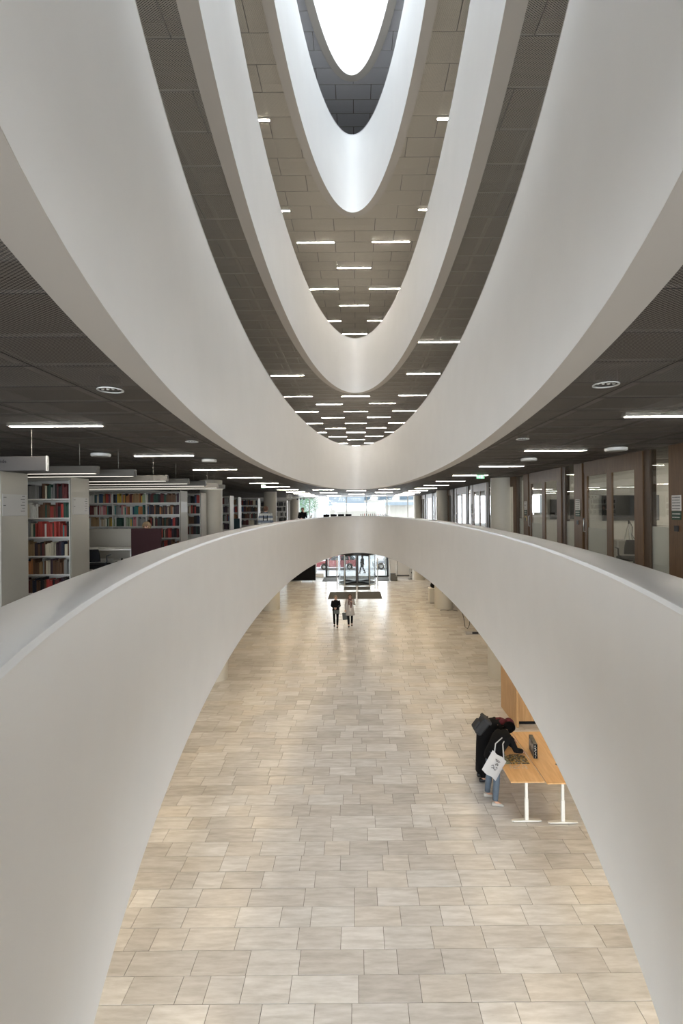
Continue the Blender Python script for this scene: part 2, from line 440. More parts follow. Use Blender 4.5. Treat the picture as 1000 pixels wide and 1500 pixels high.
# mesh ceilings of the galleries
def ceiling(level, r, z, mat, flm, x0, x1, y0, y1, pw, pd, part_ok, plen_top):
    root = plate('ceiling', r, .21, plen_top-.02, plen_top, DARK); root['kind'] = 'structure'
    shared = {}
    rest = MB(); n = 0
    gp = .004; fb = .007; th = .006
    ny = int(round((y1-y0)/pd)); nx = int(round((x1-x0)/pw))
    for j in range(ny):
        ya, yb = y0+j*pd+gp, y0+(j+1)*pd-gp
        off = pw/2 if (j % 2 and level != 'near') else 0
        for i in range(-1, nx+1):
            xa, xb = x0+i*pw+gp+off, x0+(i+1)*pw-gp+off
            xa, xb = max(xa, x0), min(xb, x1)
            if xb - xa < .05: continue
            pieces = []
            cx = r[0]
            ts = [ya + (yb-ya)*k/5 for k in range(6)]
            hs = [half(r, t, .19) for t in ts]
            if max(hs) == 0: pieces.append(None)
            else:
                if xa < cx: # left part
                    rr = [min(xb, cx-h) for h in hs]
                    if all(q >= xb-1e-6 for q in rr): pieces.append(None)
                    elif any(q > xa+.01 for q in rr): pieces.append(([(xa, t) for t in ts], [(max(q, xa), t) for q, t in zip(rr, ts)]))
                if xb > cx:
                    ll = [max(xa, cx+h) for h in hs]
                    if all(q <= xa+1e-6 for q in ll):
                        if None not in pieces: pieces.append(None)
                    elif any(q < xb-.01 for q in ll): pieces.append(([(min(q, xb), t) for q, t in zip(ll, ts)], [(xb, t) for t in ts]))
            for pc in pieces:
                mb = MB()
                if pc is None:
                    key = round(xb-xa, 3)
                    wX, wY = (xb-xa)/2, (yb-ya)/2
                    def body(mb, ox, oy):
                        mb.cur = 0; mb.add([(ox-wX+fb,oy-wY+fb,z),(ox+wX-fb,oy-wY+fb,z),(ox+wX-fb,oy+wY-fb,z),(ox-wX+fb,oy+wY-fb,z)], [(3,2,1,0)])
                        mb.cur = 1
                        mb.add([(ox-wX,oy-wY,z),(ox+wX,oy-wY,z),(ox+wX,oy+wY,z),(ox-wX,oy+wY,z),(ox-wX+fb,oy-wY+fb,z),(ox+wX-fb,oy-wY+fb,z),(ox+wX-fb,oy+wY-fb,z),(ox-wX+fb,oy+wY-fb,z),
                                (ox-wX,oy-wY,z+.02),(ox+wX,oy-wY,z+.02),(ox+wX,oy+wY,z+.02),(ox-wX,oy+wY,z+.02)],
                               [(4,5,1,0),(5,6,2,1),(6,7,3,2),(7,4,0,3),(0,1,9,8),(1,2,10,9),(2,3,11,10),(3,0,8,11)])
                    if part_ok((xa+xb)/2, (ya+yb)/2):
                        if key not in shared:
                            body(mb, 0, 0); shared[key] = mb.mesh('ceiling_panel', [mat, flm])
                        o = bpy.data.objects.new('ceiling_panel', shared[key]); o.location = ((xa+xb)/2, (ya+yb)/2, 0); link(o, root); n += 1
                    else: body(rest, (xa+xb)/2, (ya+yb)/2)
                else:
                    A, B = pc; v = [(p[0], p[1], z) for p in A] + [(p[0], p[1], z) for p in B]
                    v += [(p[0], p[1], z+.02) for p in A] + [(p[0], p[1], z+.02) for p in B]
                    f = [(k+1, 6+k+1, 6+k, k) for k in range(5)]
                    ok = part_ok((A[0][0]+B[0][0]+A[5][0]+B[5][0])/4, (ya+yb)/2)
                    t_ = mb if ok else rest
                    t_.cur = 0; t_.add(v, f)
                    t_.cur = 1
                    t_.add(v, [(k, k+1, 12+k+1, 12+k) for k in range(5)] + [(6+k+1, 6+k, 18+k, 18+k+1) for k in range(5)] + [(0, 6, 18, 12), (11, 5, 17, 23)])
                    if ok: mb.build('ceiling_panel', [mat, flm], root); n += 1
    o = rest.build('ceiling_panels_far', [mat, flm], root); o['kind'] = 'stuff'
    # beams and ducts above the mesh, in the plenum
    mb = MB(); k = 0; yy = y0+1.2
    while yy < y1:
        e = half(r, yy, .25) + .06
        if e > .1:
            mb.box(x0, r[0]-e, yy, yy+.16, z+.16, z+.34); mb.box(r[0]+e, x1, yy, yy+.16, z+.16, z+.34)
        else: mb.box(x0, x1, yy, yy+.16, z+.16, z+.34)
        yy += 2.4
    mb.build('plenum_beams', BEAMM, root)
    bm_ = max(r[2]+.45, 1.5)
    for sx in (-1, 1):
        for dx, wd in ((.15, .05), (1.3, .32), (2.5, .07), (3.3, .2)):
            if sx*(bm_+dx) < x0 or sx*(bm_+dx) > x1: continue
            MB().box(sx*(bm_+dx)-wd/2, sx*(bm_+dx)+wd/2, y0, y1, z+.06, z+.06+min(wd, .1)).build('service_duct', DUCT, root)
    return root, n
cB, nB = ceiling('near', RINGS['first'], 2.68, MESHC, FLANGE, -10.8, 9.6, -1.2, YF, 1.2, .6, lambda x, y: 2.2 < y < 18.5 and -6.1 < x < 5.6, 3.3)
cC, nC = ceiling('c', RINGS['second'], 6.28, MESHC2B, FLANGE2, -7.2, 7.2, -1.2, YF, 1.2, .6, lambda x, y: 3.6 < y < 30.0 and abs(x) < 3.3, 6.9)
cD, nD = ceiling('d', RINGS['third'], 9.88, MESHC2, FLANGE2, -7.2, 7.2, -1.2, YF, 1.2, .6, lambda x, y: 5.5 < y < 24.0 and abs(x) < 3.1, 10.5)
cE, nE = ceiling('e', RINGS['roof'], 13.45, MESHC3, FLANGE2, -6, 6, -1.0, 24.0, 1.0, .5, lambda x, y: 8.5 < y < 18.0 and abs(x) < 2.1, 14.1)
print('panels', nB, nC, nD, nE, 'tiles', nt_)
# infill ceilings past the mesh panels (unseen depth of the upper galleries)
for z, yy in ((6.28, None), (9.88, None), (13.45, None)):
    struct('ceiling', MB().box(XL, -7.2 if z < 13 else -6, YB, YF, z, z+.02).box(7.2 if z < 13 else 6, XR, YB, YF, z, z+.02), PLASTER)
# rooflight glazing over the shaft
rl = MB(); n = 48
pts = [ringpt(RINGS['roof'], 2*math.pi*i/n, .25) for i in range(n)]
rl.add([(p[0], p[1], 15.35) for p in pts] + [(p[0], p[1], 15.37) for p in pts], [tuple(range(n-1, -1, -1)), tuple(range(n, 2*n))] + [(i, (i+1) % n, n+(i+1) % n, n+i) for i in range(n)])
sk = struct('window_2', rl, GLASS); sk['label'] = 'bright oval rooflight over the top of the void'
sk['category'] = 'rooflight'
mb = MB()
for k in range(6):
    yy = 1.2 + k*2.2; e = half(RINGS['roof'], yy, .24)
    mb.box(-.04-e, -.04+e, yy-.02, yy+.02, 15.25, 15.35)
mb.build('glazing_bar', WHITEM, sk)

# columns
def column(x, y, r, z0, z1, label, grp):
    mb = MB().lathe([(r, z0), (r, z1)], 48, cx=x, cy=y)
    o = mb.build('column', COLM, None, auto=True)
    tag(o, label, 'column', grp, 'structure'); return o
for k, (yy, w1) in enumerate(((17.8, 'nearest'), (30.0, 'second'), (42.0, 'third'))):
    for sx, w2, w3 in ((-1, 'library', 'bookcases'), (1, 'meeting room', 'glazed rooms')):
        column(sx*5.35, yy, .40, 0, 2.68, f'{w1} round plaster column of the row beside the {w3} on the {w2} side', None)
        column(sx*5.35, yy, .55, G, -.98, f'{w1} thick round column down in the lobby on the {w2} side', None)
for fz in (3.6, 7.2, 10.8):
    for yy in (17.8, 30.0):
        for sx in (-1, 1):
            o = MB().lathe([(.4, fz), (.4, fz+2.68)], 24, cx=sx*5.35, cy=yy).build('column', COLM, None, auto=True)
            tag(o, 'round plaster column on an upper gallery behind the balustrade', 'column', 'upper gallery columns', 'structure')

# street front: glazing on every floor
def facade(z0, z1, xs, y, lab, num):
    g = struct(f'window_{num}', MB().box(xs[0], xs[-1], y, y+.02, z0, z1), GLASS)
    for x in xs: MB().box(x-.035, x+.035, y-.07, y+.03, z0, z1).build('mullion', WHITEM, g)
    MB().box(xs[0], xs[-1], y-.06, y+.03, z1-.08, z1).build('head_rail', WHITEM, g)
    return g
XS = [-5.9, -4.3, -2.75, -.93, .93, 2.8, 4.7, 5.9]
facade(0, 2.9, XS, YF, '', 3)
facade(3.6, 6.3, XS, YF, '', 4); facade(7.2, 9.9, XS, YF, '', 5)
facade(G, -1.0, [-7.6, -6.2, -4.9, -3.75, -2.6], YF, '', 6)
facade(G, -1.0, [2.6, 2.85], YF, '', 7)
struct('wall_front', MB().box(XL, -5.9, YF, YF+.2, -.3, 14.4).box(5.9, XR, YF, YF+.2, -.3, 14.4)
       .box(-5.9, 5.9, YF, YF+.2, 2.9, 3.6).box(-5.9, 5.9, YF, YF+.2, 6.3, 7.2).box(-5.9, 5.9, YF, YF+.2, 9.9, 14.4)
       .box(-5.9, 5.9, YF, YF+.2, -1.0, 0).box(XL, -7.6, YF, YF+.2, G, -.3).box(2.85, XR, YF, YF+.2, G, -.3), PLASTER)

# ================================================================ LIGHTS
ORD = ['first', 'second', 'third', 'fourth', 'fifth', 'sixth', 'seventh', 'eighth', 'ninth', 'tenth', 'eleventh', 'twelfth', 'thirteenth', 'fourteenth', 'fifteenth', 'sixteenth', 'seventeenth', 'eighteenth', 'nineteenth', 'twentieth']
def nth(i):
    if i < 20: return ORD[i]
    tens = {2: 'twenty', 3: 'thirty', 4: 'forty', 5: 'fifty', 6: 'sixty', 7: 'seventy', 8: 'eighty'}[(i+1)//10]
    return tens + '-' + ORD[(i+1) % 10 - 1] if (i+1) % 10 else {2: 'twentieth', 3: 'thirtieth', 4: 'fortieth', 5: 'fiftieth', 6: 'sixtieth'}[(i+1)//10]
hm = MB().bbox(-.60, .60, -.045, .045, 0.0, .05, .006).mesh('lamp_housing', FLANGE2)
dm = MB().bbox(-.575, .575, -.026, .026, -.005, .004, .002).mesh('lamp_diffuser', LAMP)
def strip(x, y, z, label, grp):
    t = empty('ceiling_light', (x, y, z-.012), 0, label, 'ceiling light', grp)
    link(bpy.data.objects.new('housing', hm), t); link(bpy.data.objects.new('diffuser', dm), t)
    return t
def rows(z, spec, lev, grp):
    for nm, x, ys in spec:
        for k, y in enumerate(ys):
            strip(x, y, z, f'lit linear lamp, {nth(k)} of the {nm} row on {lev}', grp)
rows(2.68, [('library side', -3.78, [6.1+3.42*k for k in range(11)]), ('meeting room side', 3.78, [5.75+3.42*k for k in range(11)]),
     ('middle', 0, [29.0, 36.0]), ('inner library side', -1.85, [27.0, 32.4, 40.0]), ('inner meeting room side', 1.85, [27.0, 32.4, 40.0])],
     "this floor's ceiling", 'linear lamps on the ceiling of this floor')
rows(6.28, [('middle', 0, [20.1+3.17*k for k in range(8)]), ('outer library side', -2.38, [16.9+3.17*k for k in range(8)]), ('outer meeting room side', 2.36, [13.6+3.2*k for k in range(9)]),
     ('inner library side', -1.18, [21.6+3.25*k for k in range(6)]), ('inner meeting room side', 1.18, [21.5+3.25*k for k in range(6)]),
     ('library wall side', -4.9, [8+3.2*k for k in range(8)]), ('meeting room wall side', 4.9, [8+3.2*k for k in range(8)])],
     'the ceiling above', 'linear lamps on the ceiling one floor up')
rows(9.88, [('middle', -.03, [16.6, 19.7, 22.9, 26.1]), ('outer library side', -2.36, [10.27, 13.4]), ('outer meeting room side', 2.36, [10.27, 13.4]),
     ('inner library side', -1.2, [15.0, 18.2, 21.3, 24.5]), ('inner meeting room side', 1.13, [15.0, 18.2, 21.3, 24.5]),
     ('library wall side', -4.5, [6.0, 9.2, 12.4, 15.6, 18.8, 22]), ('meeting room wall side', 4.5, [6.0, 9.2, 12.4, 15.6, 18.8, 22])],
     'the highest lamp ceiling', 'linear lamps on the ceiling two floors up')

# round recessed downlights with four bulbs behind a ring
def downlight(x, y, r, label):
    t = empty('downlight', (x, y, 2.68), 0, label, 'downlight')
    MB().lathe([(r*.86, -.002), (r, -.006), (r, -.014), (r*.86, -.012)], 24, cap=False).build('ring', WHITEM, t, auto=True)
    MB().lathe([(r*.86, -.004), (r*.86, .10), (0.01, .10)], 24, cap=False).build('can', BLACKM, t, auto=True)
    for k in range(4):
        xx = (k-1.5)*r*.42
        b = MB().ell((xx, 0, .012), (r*.17, r*.17, .02)).build('bulb', WHITEM, t, smooth=True)
downlight(-2.18, 4.3, .11, 'round recessed downlight with four bulbs above the bookcases')
downlight(2.2, 4.25, .11, 'round recessed downlight with four bulbs on the meeting room side')
downlight(-2.58, 7.6, .10, 'small round downlight further along the library side ceiling')
downlight(2.62, 7.6, .10, 'small round downlight further along the meeting room side ceiling')
def disc(x, y, r, label):
    t = empty('ceiling_speaker', (x, y, 2.67), 0, label, 'speaker')
    MB().lathe([(r*.8, .0), (r, -.012), (r, -.05), (r*.93, -.065)], 28).build('body', WHITEM, t, auto=True)
    MB().lathe([(r*.8, -.066), (r*.8, -.07)], 28).build('grille', GREYP, t, auto=True)
disc(4.7, 8.75, .19, 'white round ceiling unit nearest the glazed meeting rooms')
disc(3.75, 10.5, .17, 'smaller white round ceiling unit before the glazed meeting rooms')
disc(-4.75, 9.0, .17, 'pale round ceiling unit above the bookcase aisle')
disc(-3.1, 10.2, .15, 'pale round ceiling unit beside the balustrade on the library side')

# text helper: real letters as flat meshes
def text(name, s, size, loc, rot, mat, parent=None, align='CENTER', ext=.001):
    cu = bpy.data.curves.new(name, 'FONT'); cu.body = s; cu.size = size; cu.align_x = align; cu.align_y = 'CENTER'; cu.extrude = ext
    cu.materials.append(mat); cu.resolution_u = 2
    tmp = bpy.data.objects.new(name+'_curve', cu); me = bpy.data.meshes.new_from_object(tmp); bpy.data.objects.remove(tmp)
    o = bpy.data.objects.new(name, me); o.location = loc; o.rotation_euler = rot
    return link(o, parent)

# green exit signs
EXITG = emitter('exit_green', (.02, .50, .16), .55)
EXITW = emitter('exit_white', (.8, 1, .85), .9)
def exitsign(x, y, z, w_, h_, label):
    t = empty('exit_sign', (x, y, 2.68), 0, label, 'exit sign')
    dz = z-2.68
    MB().bbox(-w_/2, w_/2, -.015, .015, dz-h_/2, dz+h_/2, .004).build('panel', EXITG, t)
    MB().box(-.006, .006, -.006, .006, dz+h_/2, 0).build('hanger', WHITEM, t)
    # running figure, door and arrow
    mb = MB(); q = h_*.4
    def bar(x0, z0, x1, z1, wd): 
        d = Vector((x1-x0, 0, z1-z0)); n_ = Vector((-d.z, 0, d.x)).normalized()*wd/2
        a = Vector((x0, -.0165, dz+z0)); b = Vector((x1, -.0165, dz+z1))
        mb.add([a-n_, b-n_, b+n_, a+n_], [(0, 1, 2, 3)])
    X = -w_*.12
    mb.add([(X+math.cos(k)*q*.18, -.0165, dz+q*.75+math.sin(k)*q*.18) for k in [i*.785 for i in range(8)]], [tuple(range(8))])
    bar(X, q*.5, X-q*.1, -q*.1, q*.3); bar(X, q*.4, X+q*.5, q*.1, q*.14); bar(X, q*.4, X-q*.5, q*.3, q*.14)
    bar(X-q*.1, -q*.1, X+q*.35, -q*.8, q*.16); bar(X-q*.1, -q*.1, X-q*.6, -q*.75, q*.16)
    bar(w_*.16, -q, w_*.16, q, q*.7); bar(-w_*.42, 0, -w_*.27, 0, q*.2); bar(-w_*.42, 0, -w_*.36, q*.3, q*.15); bar(-w_*.42, 0, -w_*.36, -q*.3, q*.15)
    mb.build('pictogram', EXITW, t)
exitsign(3.98, 15.5, 2.585, .25, .12, 'green exit sign with running figure on the meeting room side')
exitsign(-3.84, 20.0, 2.55, .18, .14, 'small green exit sign hanging before the bookcases')

# ================================================================ RIGHT WALL OF MEETING ROOMS
WX = 5.6; CZ = 2.68
PAPER = plain('paper', (.55, .53, .49), .7); GREENS = plain('sign_green', (.015, .045, .025), .5); YELL = plain('sign_tan', (.45, .36, .14), .5)
INK = plain('ink', (.05, .05, .055), .8); WALLR = plain('room_wall', (.52, .50, .45), .7); TVM = plain('tv_screen', (.006, .007, .010), .12)
GREYCH = plain('chair_grey_fabric', (.022, .019, .018), .9, bump=.3); TABW = plain('table_white', (.75, .74, .7), .4)
rm = struct('partition_wall', MB().box(WX-.02, WX+.12, YB, 4.2, 0, CZ), PLASTER)
rm['label'] = 'plaster wall end beside the meeting rooms'
def vbox(mb, y0, y1, z0, z1, xa=-.05, xb=.06): mb.box(WX+xa, WX+xb, y0, y1, z0, z1)
P0 = 8.16
nthn = ['nearest', 'second', 'third', 'fourth', 'fifth', 'sixth', 'seventh', 'eighth', 'ninth', 'tenth']
for k in range(-1, 9):
    y = P0 + 3.74*k      # panel y..y+.44, door set to the near side of next glass: layout goes panel, glass, reveal, door set
    nm = nthn[k+1]
    front = empty('door_front', (0, 0, 0), 0, f'oak framed glazed meeting room front, {nm} along the corridor', 'glazed front', None)
    front['kind'] = 'structure'
    # oak panel
    p = MB(); p.bbox(WX-.05, WX+.08, y, y+.44, 0, CZ, .004); p.build('oak_panel', OAK, front)
    # side light glass with frosted band low
    MB().box(WX+.0, WX+.012, y+.44, y+1.02, 0, CZ).build('side_glass', GLASSR, front)
    MB().box(WX+.014, WX+.016, y+.44, y+1.02, 0, 1.22).build('frosted_film', FROST, front)
    mb = MB()
    for q in range(12): mb.box(WX-.002, WX-.001, y+.46+q*.046, y+.475+q*.046, 1.235, 1.25)
    mb.build('dotted_line', INK, front)
    MB().bbox(WX-.03, WX+.10, y+1.02, y+1.22, 0, CZ, .004).build('oak_reveal', OAKD, front)
    # door set 2.5 wide: frame, stiles, two glazed leaves
    d0 = y+1.22
    fr = MB(); vbox(fr, d0, d0+.20, 0, CZ-.0); vbox(fr, d0+2.42, d0+2.50, 0, CZ, -.0, .08); vbox(fr, d0+.20, d0+2.42, 2.42, CZ)
    fr.build('door_frame', OAK, front)
    for (a, b, hd) in ((d0+.20, d0+1.24, 1), (d0+1.24, d0+2.40, 0)):
        lf = MB(); s = .09 if hd else .12
        vbox(lf, a, a+s, .02, 2.42, -.045, .0); vbox(lf, b-s, b, .02, 2.42, -.045, .0)
        vbox(lf, a+s, b-s, 2.34, 2.42, -.045, .0); vbox(lf, a+s, b-s, .02, .14, -.045, .0)
        leaf = lf.build('door_leaf', OAK, front)
        MB().box(WX-.028, WX-.018, a+s, b-s, .14, 2.34).build('pane', GLASSR, leaf)
        if not hd:
            h = MB(); h.tube([(WX-.06, b-.06, 1.0), (WX-.10, b-.06, 1.0), (WX-.10, b-.06, 1.32), (WX-.06, b-.06, 1.32)], .011, 8)
            h.build('door_handle', STEEL, leaf, smooth=True)
            MB().box(WX-.017, WX-.015, a+s, b-s, .14, 1.10).build('frosted_film', FROST, leaf)
    MB().bbox(WX-.07, WX-.05, y+.17, y+.27, 1.16, 1.26, .003).build('card_reader', BLACKM, front)
    # paper and green notices on the oak panel
    def notice(y0, y1, z0, z1, mat, lab, inkm, lines):
        t = MB().bbox(WX-.062, WX-.051, y0, y1, z0, z1, .002).build('door_sign', mat); tag(t, lab, 'sign', 'notices on the oak panels' if k > 2 else None)
        mb = MB(); h = (z1-z0)/(lines*2+1); rr = random.Random(int(y0*10))
        for q in range(lines):
            zz = z1 - h*(2*q+1.5); yy = y1-.02
            while yy > y0+.03:
                ww = rr.uniform(.012, .04); mb.box(WX-.0635, WX-.0625, max(yy-ww, y0+.012), yy, zz-h*.3, zz+h*.3); yy -= ww+.008
        mb.build('lettering', inkm, t)
    if k <= 4:
        notice(y+.10, y+.34, 1.52, 1.79, PAPER, f'white printed notice on the oak panel before the {nm} meeting room', INK, 5)
        notice(y+.10, y+.34, 1.36, 1.51, GREENS, f'dark green room sign under the notice of the {nm} meeting room', PAPER, 2)
    if k == 2:
        notice(y+.12, y+.30, 1.16, 1.30, YELL, 'tan notice low on the oak panel past the meeting room', INK, 2)
# rooms behind the glass: cross partitions, back strip, lamps, table, chairs, screens
for k in range(0, 9):
    y = P0 + 3.74*k
    o = struct('partition_wall', MB().box(WX+.10, XR, y+.15, y+.27, 0, CZ), WALLR)
    o['label'] = f'plaster cross wall between meeting rooms, {nthn[k]} from the viewer'
for k in range(-1, 4):
    y = P0 + 3.74*k; nm = nthn[k+1]
    area('meeting_room_fill', (9.0, y+2, 1.7), (0, R(90), 0), 1.6, 2.6, 22, (1.0, .95, .86))  # fill light added to brighten each room; no window stands there
    strip(7.6, y+2.0, CZ+.0, f'linear lamp on the ceiling inside the {nm} meeting room', 'linear lamps inside the meeting rooms')

def chair(name, x, y, rz, mat, label, grp=None, seat=.46, back=.86, z0=0.0):
    t = empty(name, (x, y, z0), rz, label, 'chair', grp)
    s = MB().bbox(-.24, .24, -.22, .24, seat-.05, seat+.03, .025).build('seat', mat, t, auto=True)
    b = MB(); n = 9; v = []; f = []
    for j in range(7):
        z = seat + .10 + (back-seat-.10)*j/6; wd = .23*(1 - .12*(j/6)**3)
        for i in range(n):
            u = -1 + 2*i/(n-1); v.append((u*wd, -.24-.03*j/6+.05*u*u, z)); 
    N = len(v); v += [(p[0], p[1]-.035, p[2]) for p in v]
    for j in range(6):
        for i in range(n-1):
            a = j*n+i; f.append((a, a+1, a+n+1, a+n)); f.append((N+a+n, N+a+n+1, N+a+1, N+a))
    for i in range(n-1): f.append((i+1, i, N+i, N+i+1)); f.append((6*n+i, 6*n+i+1, N+6*n+i+1, N+6*n+i))
    for j in range(6): f.append((j*n, (j+1)*n, N+(j+1)*n, N+j*n)); f.append(((j+1)*n+n-1, j*n+n-1, N+j*n+n-1, N+(j+1)*n+n-1))
    b.add(v, f); b.build('backrest', mat, t, auto=True)
    MB().tube([(0, -.20, seat-.03), (0, -.27, seat+.05), (0, -.275, seat+.25)], .018, 8).build('back_support', BLACKM, t, smooth=True)
    MB().lathe([(.035, .10), (.028, .12), (.022, seat-.06), (.06, seat-.05)], 12).build('post', BLACKM, t, auto=True)
    for i in range(5):
        a = 2*math.pi*i/5+.3
        l = MB().tube([(0, 0, .10), (.15*math.cos(a), .15*math.sin(a), .085), (.28*math.cos(a), .28*math.sin(a), .06)], [.022, .018, .014], 8).build('leg', BLACKM, t, smooth=True)
        MB().lathe([(.028, -.011), (.03, 0), (.028, .011)], 10, M=Matrix.Translation((.28*math.cos(a), .28*math.sin(a), .032)) @ Matrix.Rotation(R(90), 4, 'X') @ Matrix.Rotation(0, 4, 'Z')).build('caster', BLACKM, l, auto=True)
    for sx in (-1, 1):
        MB().tube([(sx*.22, -.05, seat-.02), (sx*.28, -.05, seat+.08), (sx*.28, -.05, seat+.20), (sx*.28, .12, seat+.21)], .014, 6).build('armrest', BLACKM, t, smooth=True)
    return t
def mtable(x, y, lab, lx=.8, ly=1.4, h=.74):
    t = empty('meeting_table', (x, y, 0), 0, lab, 'table')
    MB().bbox(-lx/2, lx/2, -ly/2, ly/2, h-.028, h, .004).build('tabletop', TABW, t)
    for sx in (-1, 1):
        for sy in (-1, 1):
            MB().lathe([(.022, 0), (.022, h-.03)], 10, cx=sx*(lx/2-.08), cy=sy*(ly/2-.08)).build('leg', WHITEM, t, auto=True)
# nearest meeting room seen through the open-looking pane (y 8.4..12.2)
mtable(6.75, 11.42, 'white meeting table behind the near glazed doors', .9, 1.0, .80)
chair('meeting_chair', 6.05, 10.55, R(-12), GREYCH, 'dark grey padded chair just behind the glass of the near double doors').scale = (1.2, 1.2, 1.03)
chair('meeting_chair', 6.75, 10.35, R(8), GREYCH, 'dark grey padded chair deeper in the room, at the near end of the meeting table')
def screen(y, x0, x1, z0, z1, lab):
    t = empty('wall_screen', ((x0+x1)/2, y, (z0+z1)/2), 0, lab, 'screen')
    w2, h2 = (x1-x0)/2, (z1-z0)/2
    MB().bbox(-w2, w2, -.06, -.0, -h2, h2, .006).build('housing', BLACKM, t)
    MB().box(-w2+.02, w2-.02, -.064, -.061, -h2+.02, h2-.02).build('display', TVM, t)
    MB().box(-.1, .1, -.0, .02, -.1, .1).build('bracket', BLACKM, t)
screen(12.03, 6.10, 7.5, 1.25, 1.88, 'wide black wall screen on the cross wall of the near meeting room')
screen(15.76, 6.3, 7.6, 1.2, 1.85, 'black wall screen in the second glazed meeting room')
# lamp with cables hanging before the cross wall: white conference camera stand
t = empty('conference_stand', (6.55, 11.55, .74+.06), 0, 'white tripod conference stand on the meeting table below the screen', 'stand')
for a in (0.2, 2.3, 4.4):
    MB().tube([(0, 0, .40), (.10*math.cos(a), .10*math.sin(a), .0)], .012, 6).build('leg', STEEL, t, smooth=True)
MB().tube([(0, 0, .38), (0, 0, .47)], .018, 8).build('head', BLACKM, t, smooth=True)
MB().tube([(.02, 0, .44), (.08, -.02, .3), (.06, -.02, .12), (.13, -.04, .0)], .008, 6).build('cable', BLACKM, t, smooth=True)
t.location = (6.50, 11.55, .801)

# ================================================================ LIBRARY SIDE
EX = -5.24        # end panels of the bookcase ranges
BOOKS_LEFT = [300]
book_meshes = {}
def book_mesh(th, h, dp):
    key = (round(th, 3), round(h, 2), round(dp, 2))
    if key in book_meshes: return book_meshes[key]
    mb = MB(); t = th/2; c = .003
    n = 5; v = []
    # cover: rounded spine toward -y, boards; pages inside
    sp = [(t*math.sin(a), -dp/2 - .006*math.cos(a)) for a in [R(-90)+R(180)*i/(n-1) for i in range(n)]]
    for z in (0, h):
        for p in sp: v.append((p[0], p[1], z))
        v.append((t, dp/2, z)); v.append((-t, dp/2, z))
    N = n+2
    f = [(i, (i+1) % N, N+(i+1) % N, N+i) for i in range(N) if i != n]
    mb.add(v, f)
    mb.cur = 1; k = .004
    mb.add([(-t+.001, -dp/2, k), (t-.001, -dp/2, k), (t-.001, dp/2-k, k), (-t+.001, dp/2-k, k), (-t+.001, -dp/2, h-k), (t-.001, -dp/2, h-k), (t-.001, dp/2-k, h-k), (-t+.001, dp/2-k, h-k)],
           [(3, 2, 1, 0), (4, 5, 6, 7), (2, 3, 7, 6)])
    me = mb.mesh('book', [BOOKC, PAGES]); book_meshes[key] = me; return me
PAL = {'dark red': (.11, .02, .02), 'red': (.36, .045, .035), 'black': (.014, .013, .014), 'charcoal': (.045, .045, .05), 'dark green': (.022, .065, .045),
       'teal': (.04, .18, .17), 'navy': (.014, .020, .042), 'blue': (.035, .085, .17), 'brown': (.11, .055, .028), 'tan': (.30, .19, .09), 'orange': (.38, .15, .05),
       'yellow': (.60, .42, .06), 'cream': (.55, .50, .38), 'white': (.62, .61, .57), 'grey': (.23, .23, .22), 'pink': (.55, .20, .22), 'pale green': (.34, .42, .28), 'dark purple': (.04, .02, .03)}
MIX_D = ['dark red', 'dark red', 'black', 'black', 'charcoal', 'dark green', 'navy', 'brown', 'brown', 'dark purple', 'cream', 'grey', 'red']
MIX_R = ['dark red', 'red', 'red', 'cream', 'white', 'dark green', 'dark green', 'black', 'brown', 'grey', 'teal']
MIX_B = ['brown', 'brown', 'tan', 'dark red', 'black', 'black', 'cream', 'navy', 'blue', 'dark purple', 'orange', 'grey']
MIX_L = ['cream', 'white', 'tan', 'teal', 'pink', 'red', 'yellow', 'dark green', 'grey', 'pale green', 'black', 'orange', 'dark red', 'blue', 'cream', 'white']
rb = random.Random(11)
stuffbooks = MB()
def fill_row(x0, x1, y, z, mix, where, grp, hmax=.30, indiv=True, frac=1.0, scale=1.0):
    x = x0+.005; i = 0; end = x0 + (x1-x0)*frac
    last = None
    while True:
        th = rb.choice((.024, .028, .032, .036, .042, .05))*scale; h = rb.choice((.21, .23, .24, .25, .265, .28)); h = min(h, hmax); dp = rb.choice((.17, .19, .2))
        if x+th > end-.004: break
        if last and rb.random() < .38: cn = last
        else: cn = rb.choice(mix)
        last = cn
        c = PAL[cn]; q = rb.uniform(.8, 1.2); c = tuple(min(1, a*q*1.05) for a in c)
        if indiv and BOOKS_LEFT[0] > 0:
            o = bpy.data.objects.new('book', book_mesh(th, h, dp)); o.color = (*c, 1); o.location = (x+th/2, y+dp/2+.02+rb.uniform(0, .012), z+.0005); C.objects.link(o)
            size = 'tall' if h > .26 else ('short' if h < .235 else 'mid-height')
            tag(o, f'{size} {cn} book, {nth(i)} from left, {where}', 'book', grp)
            BOOKS_LEFT[0] -= 1
        else:
            stuffbooks.tint = (*c, 1); stuffbooks.box(x+.001, x+th-.001, y+.02, y+.02+dp, z, z+h)
        x += th + (.0005 if rb.random() < .93 else .02); i += 1
SIGN = plain('sign_plate', (.38, .37, .355), .4); TXTG = plain('sign_text_grey', (.10, .10, .10), .6)
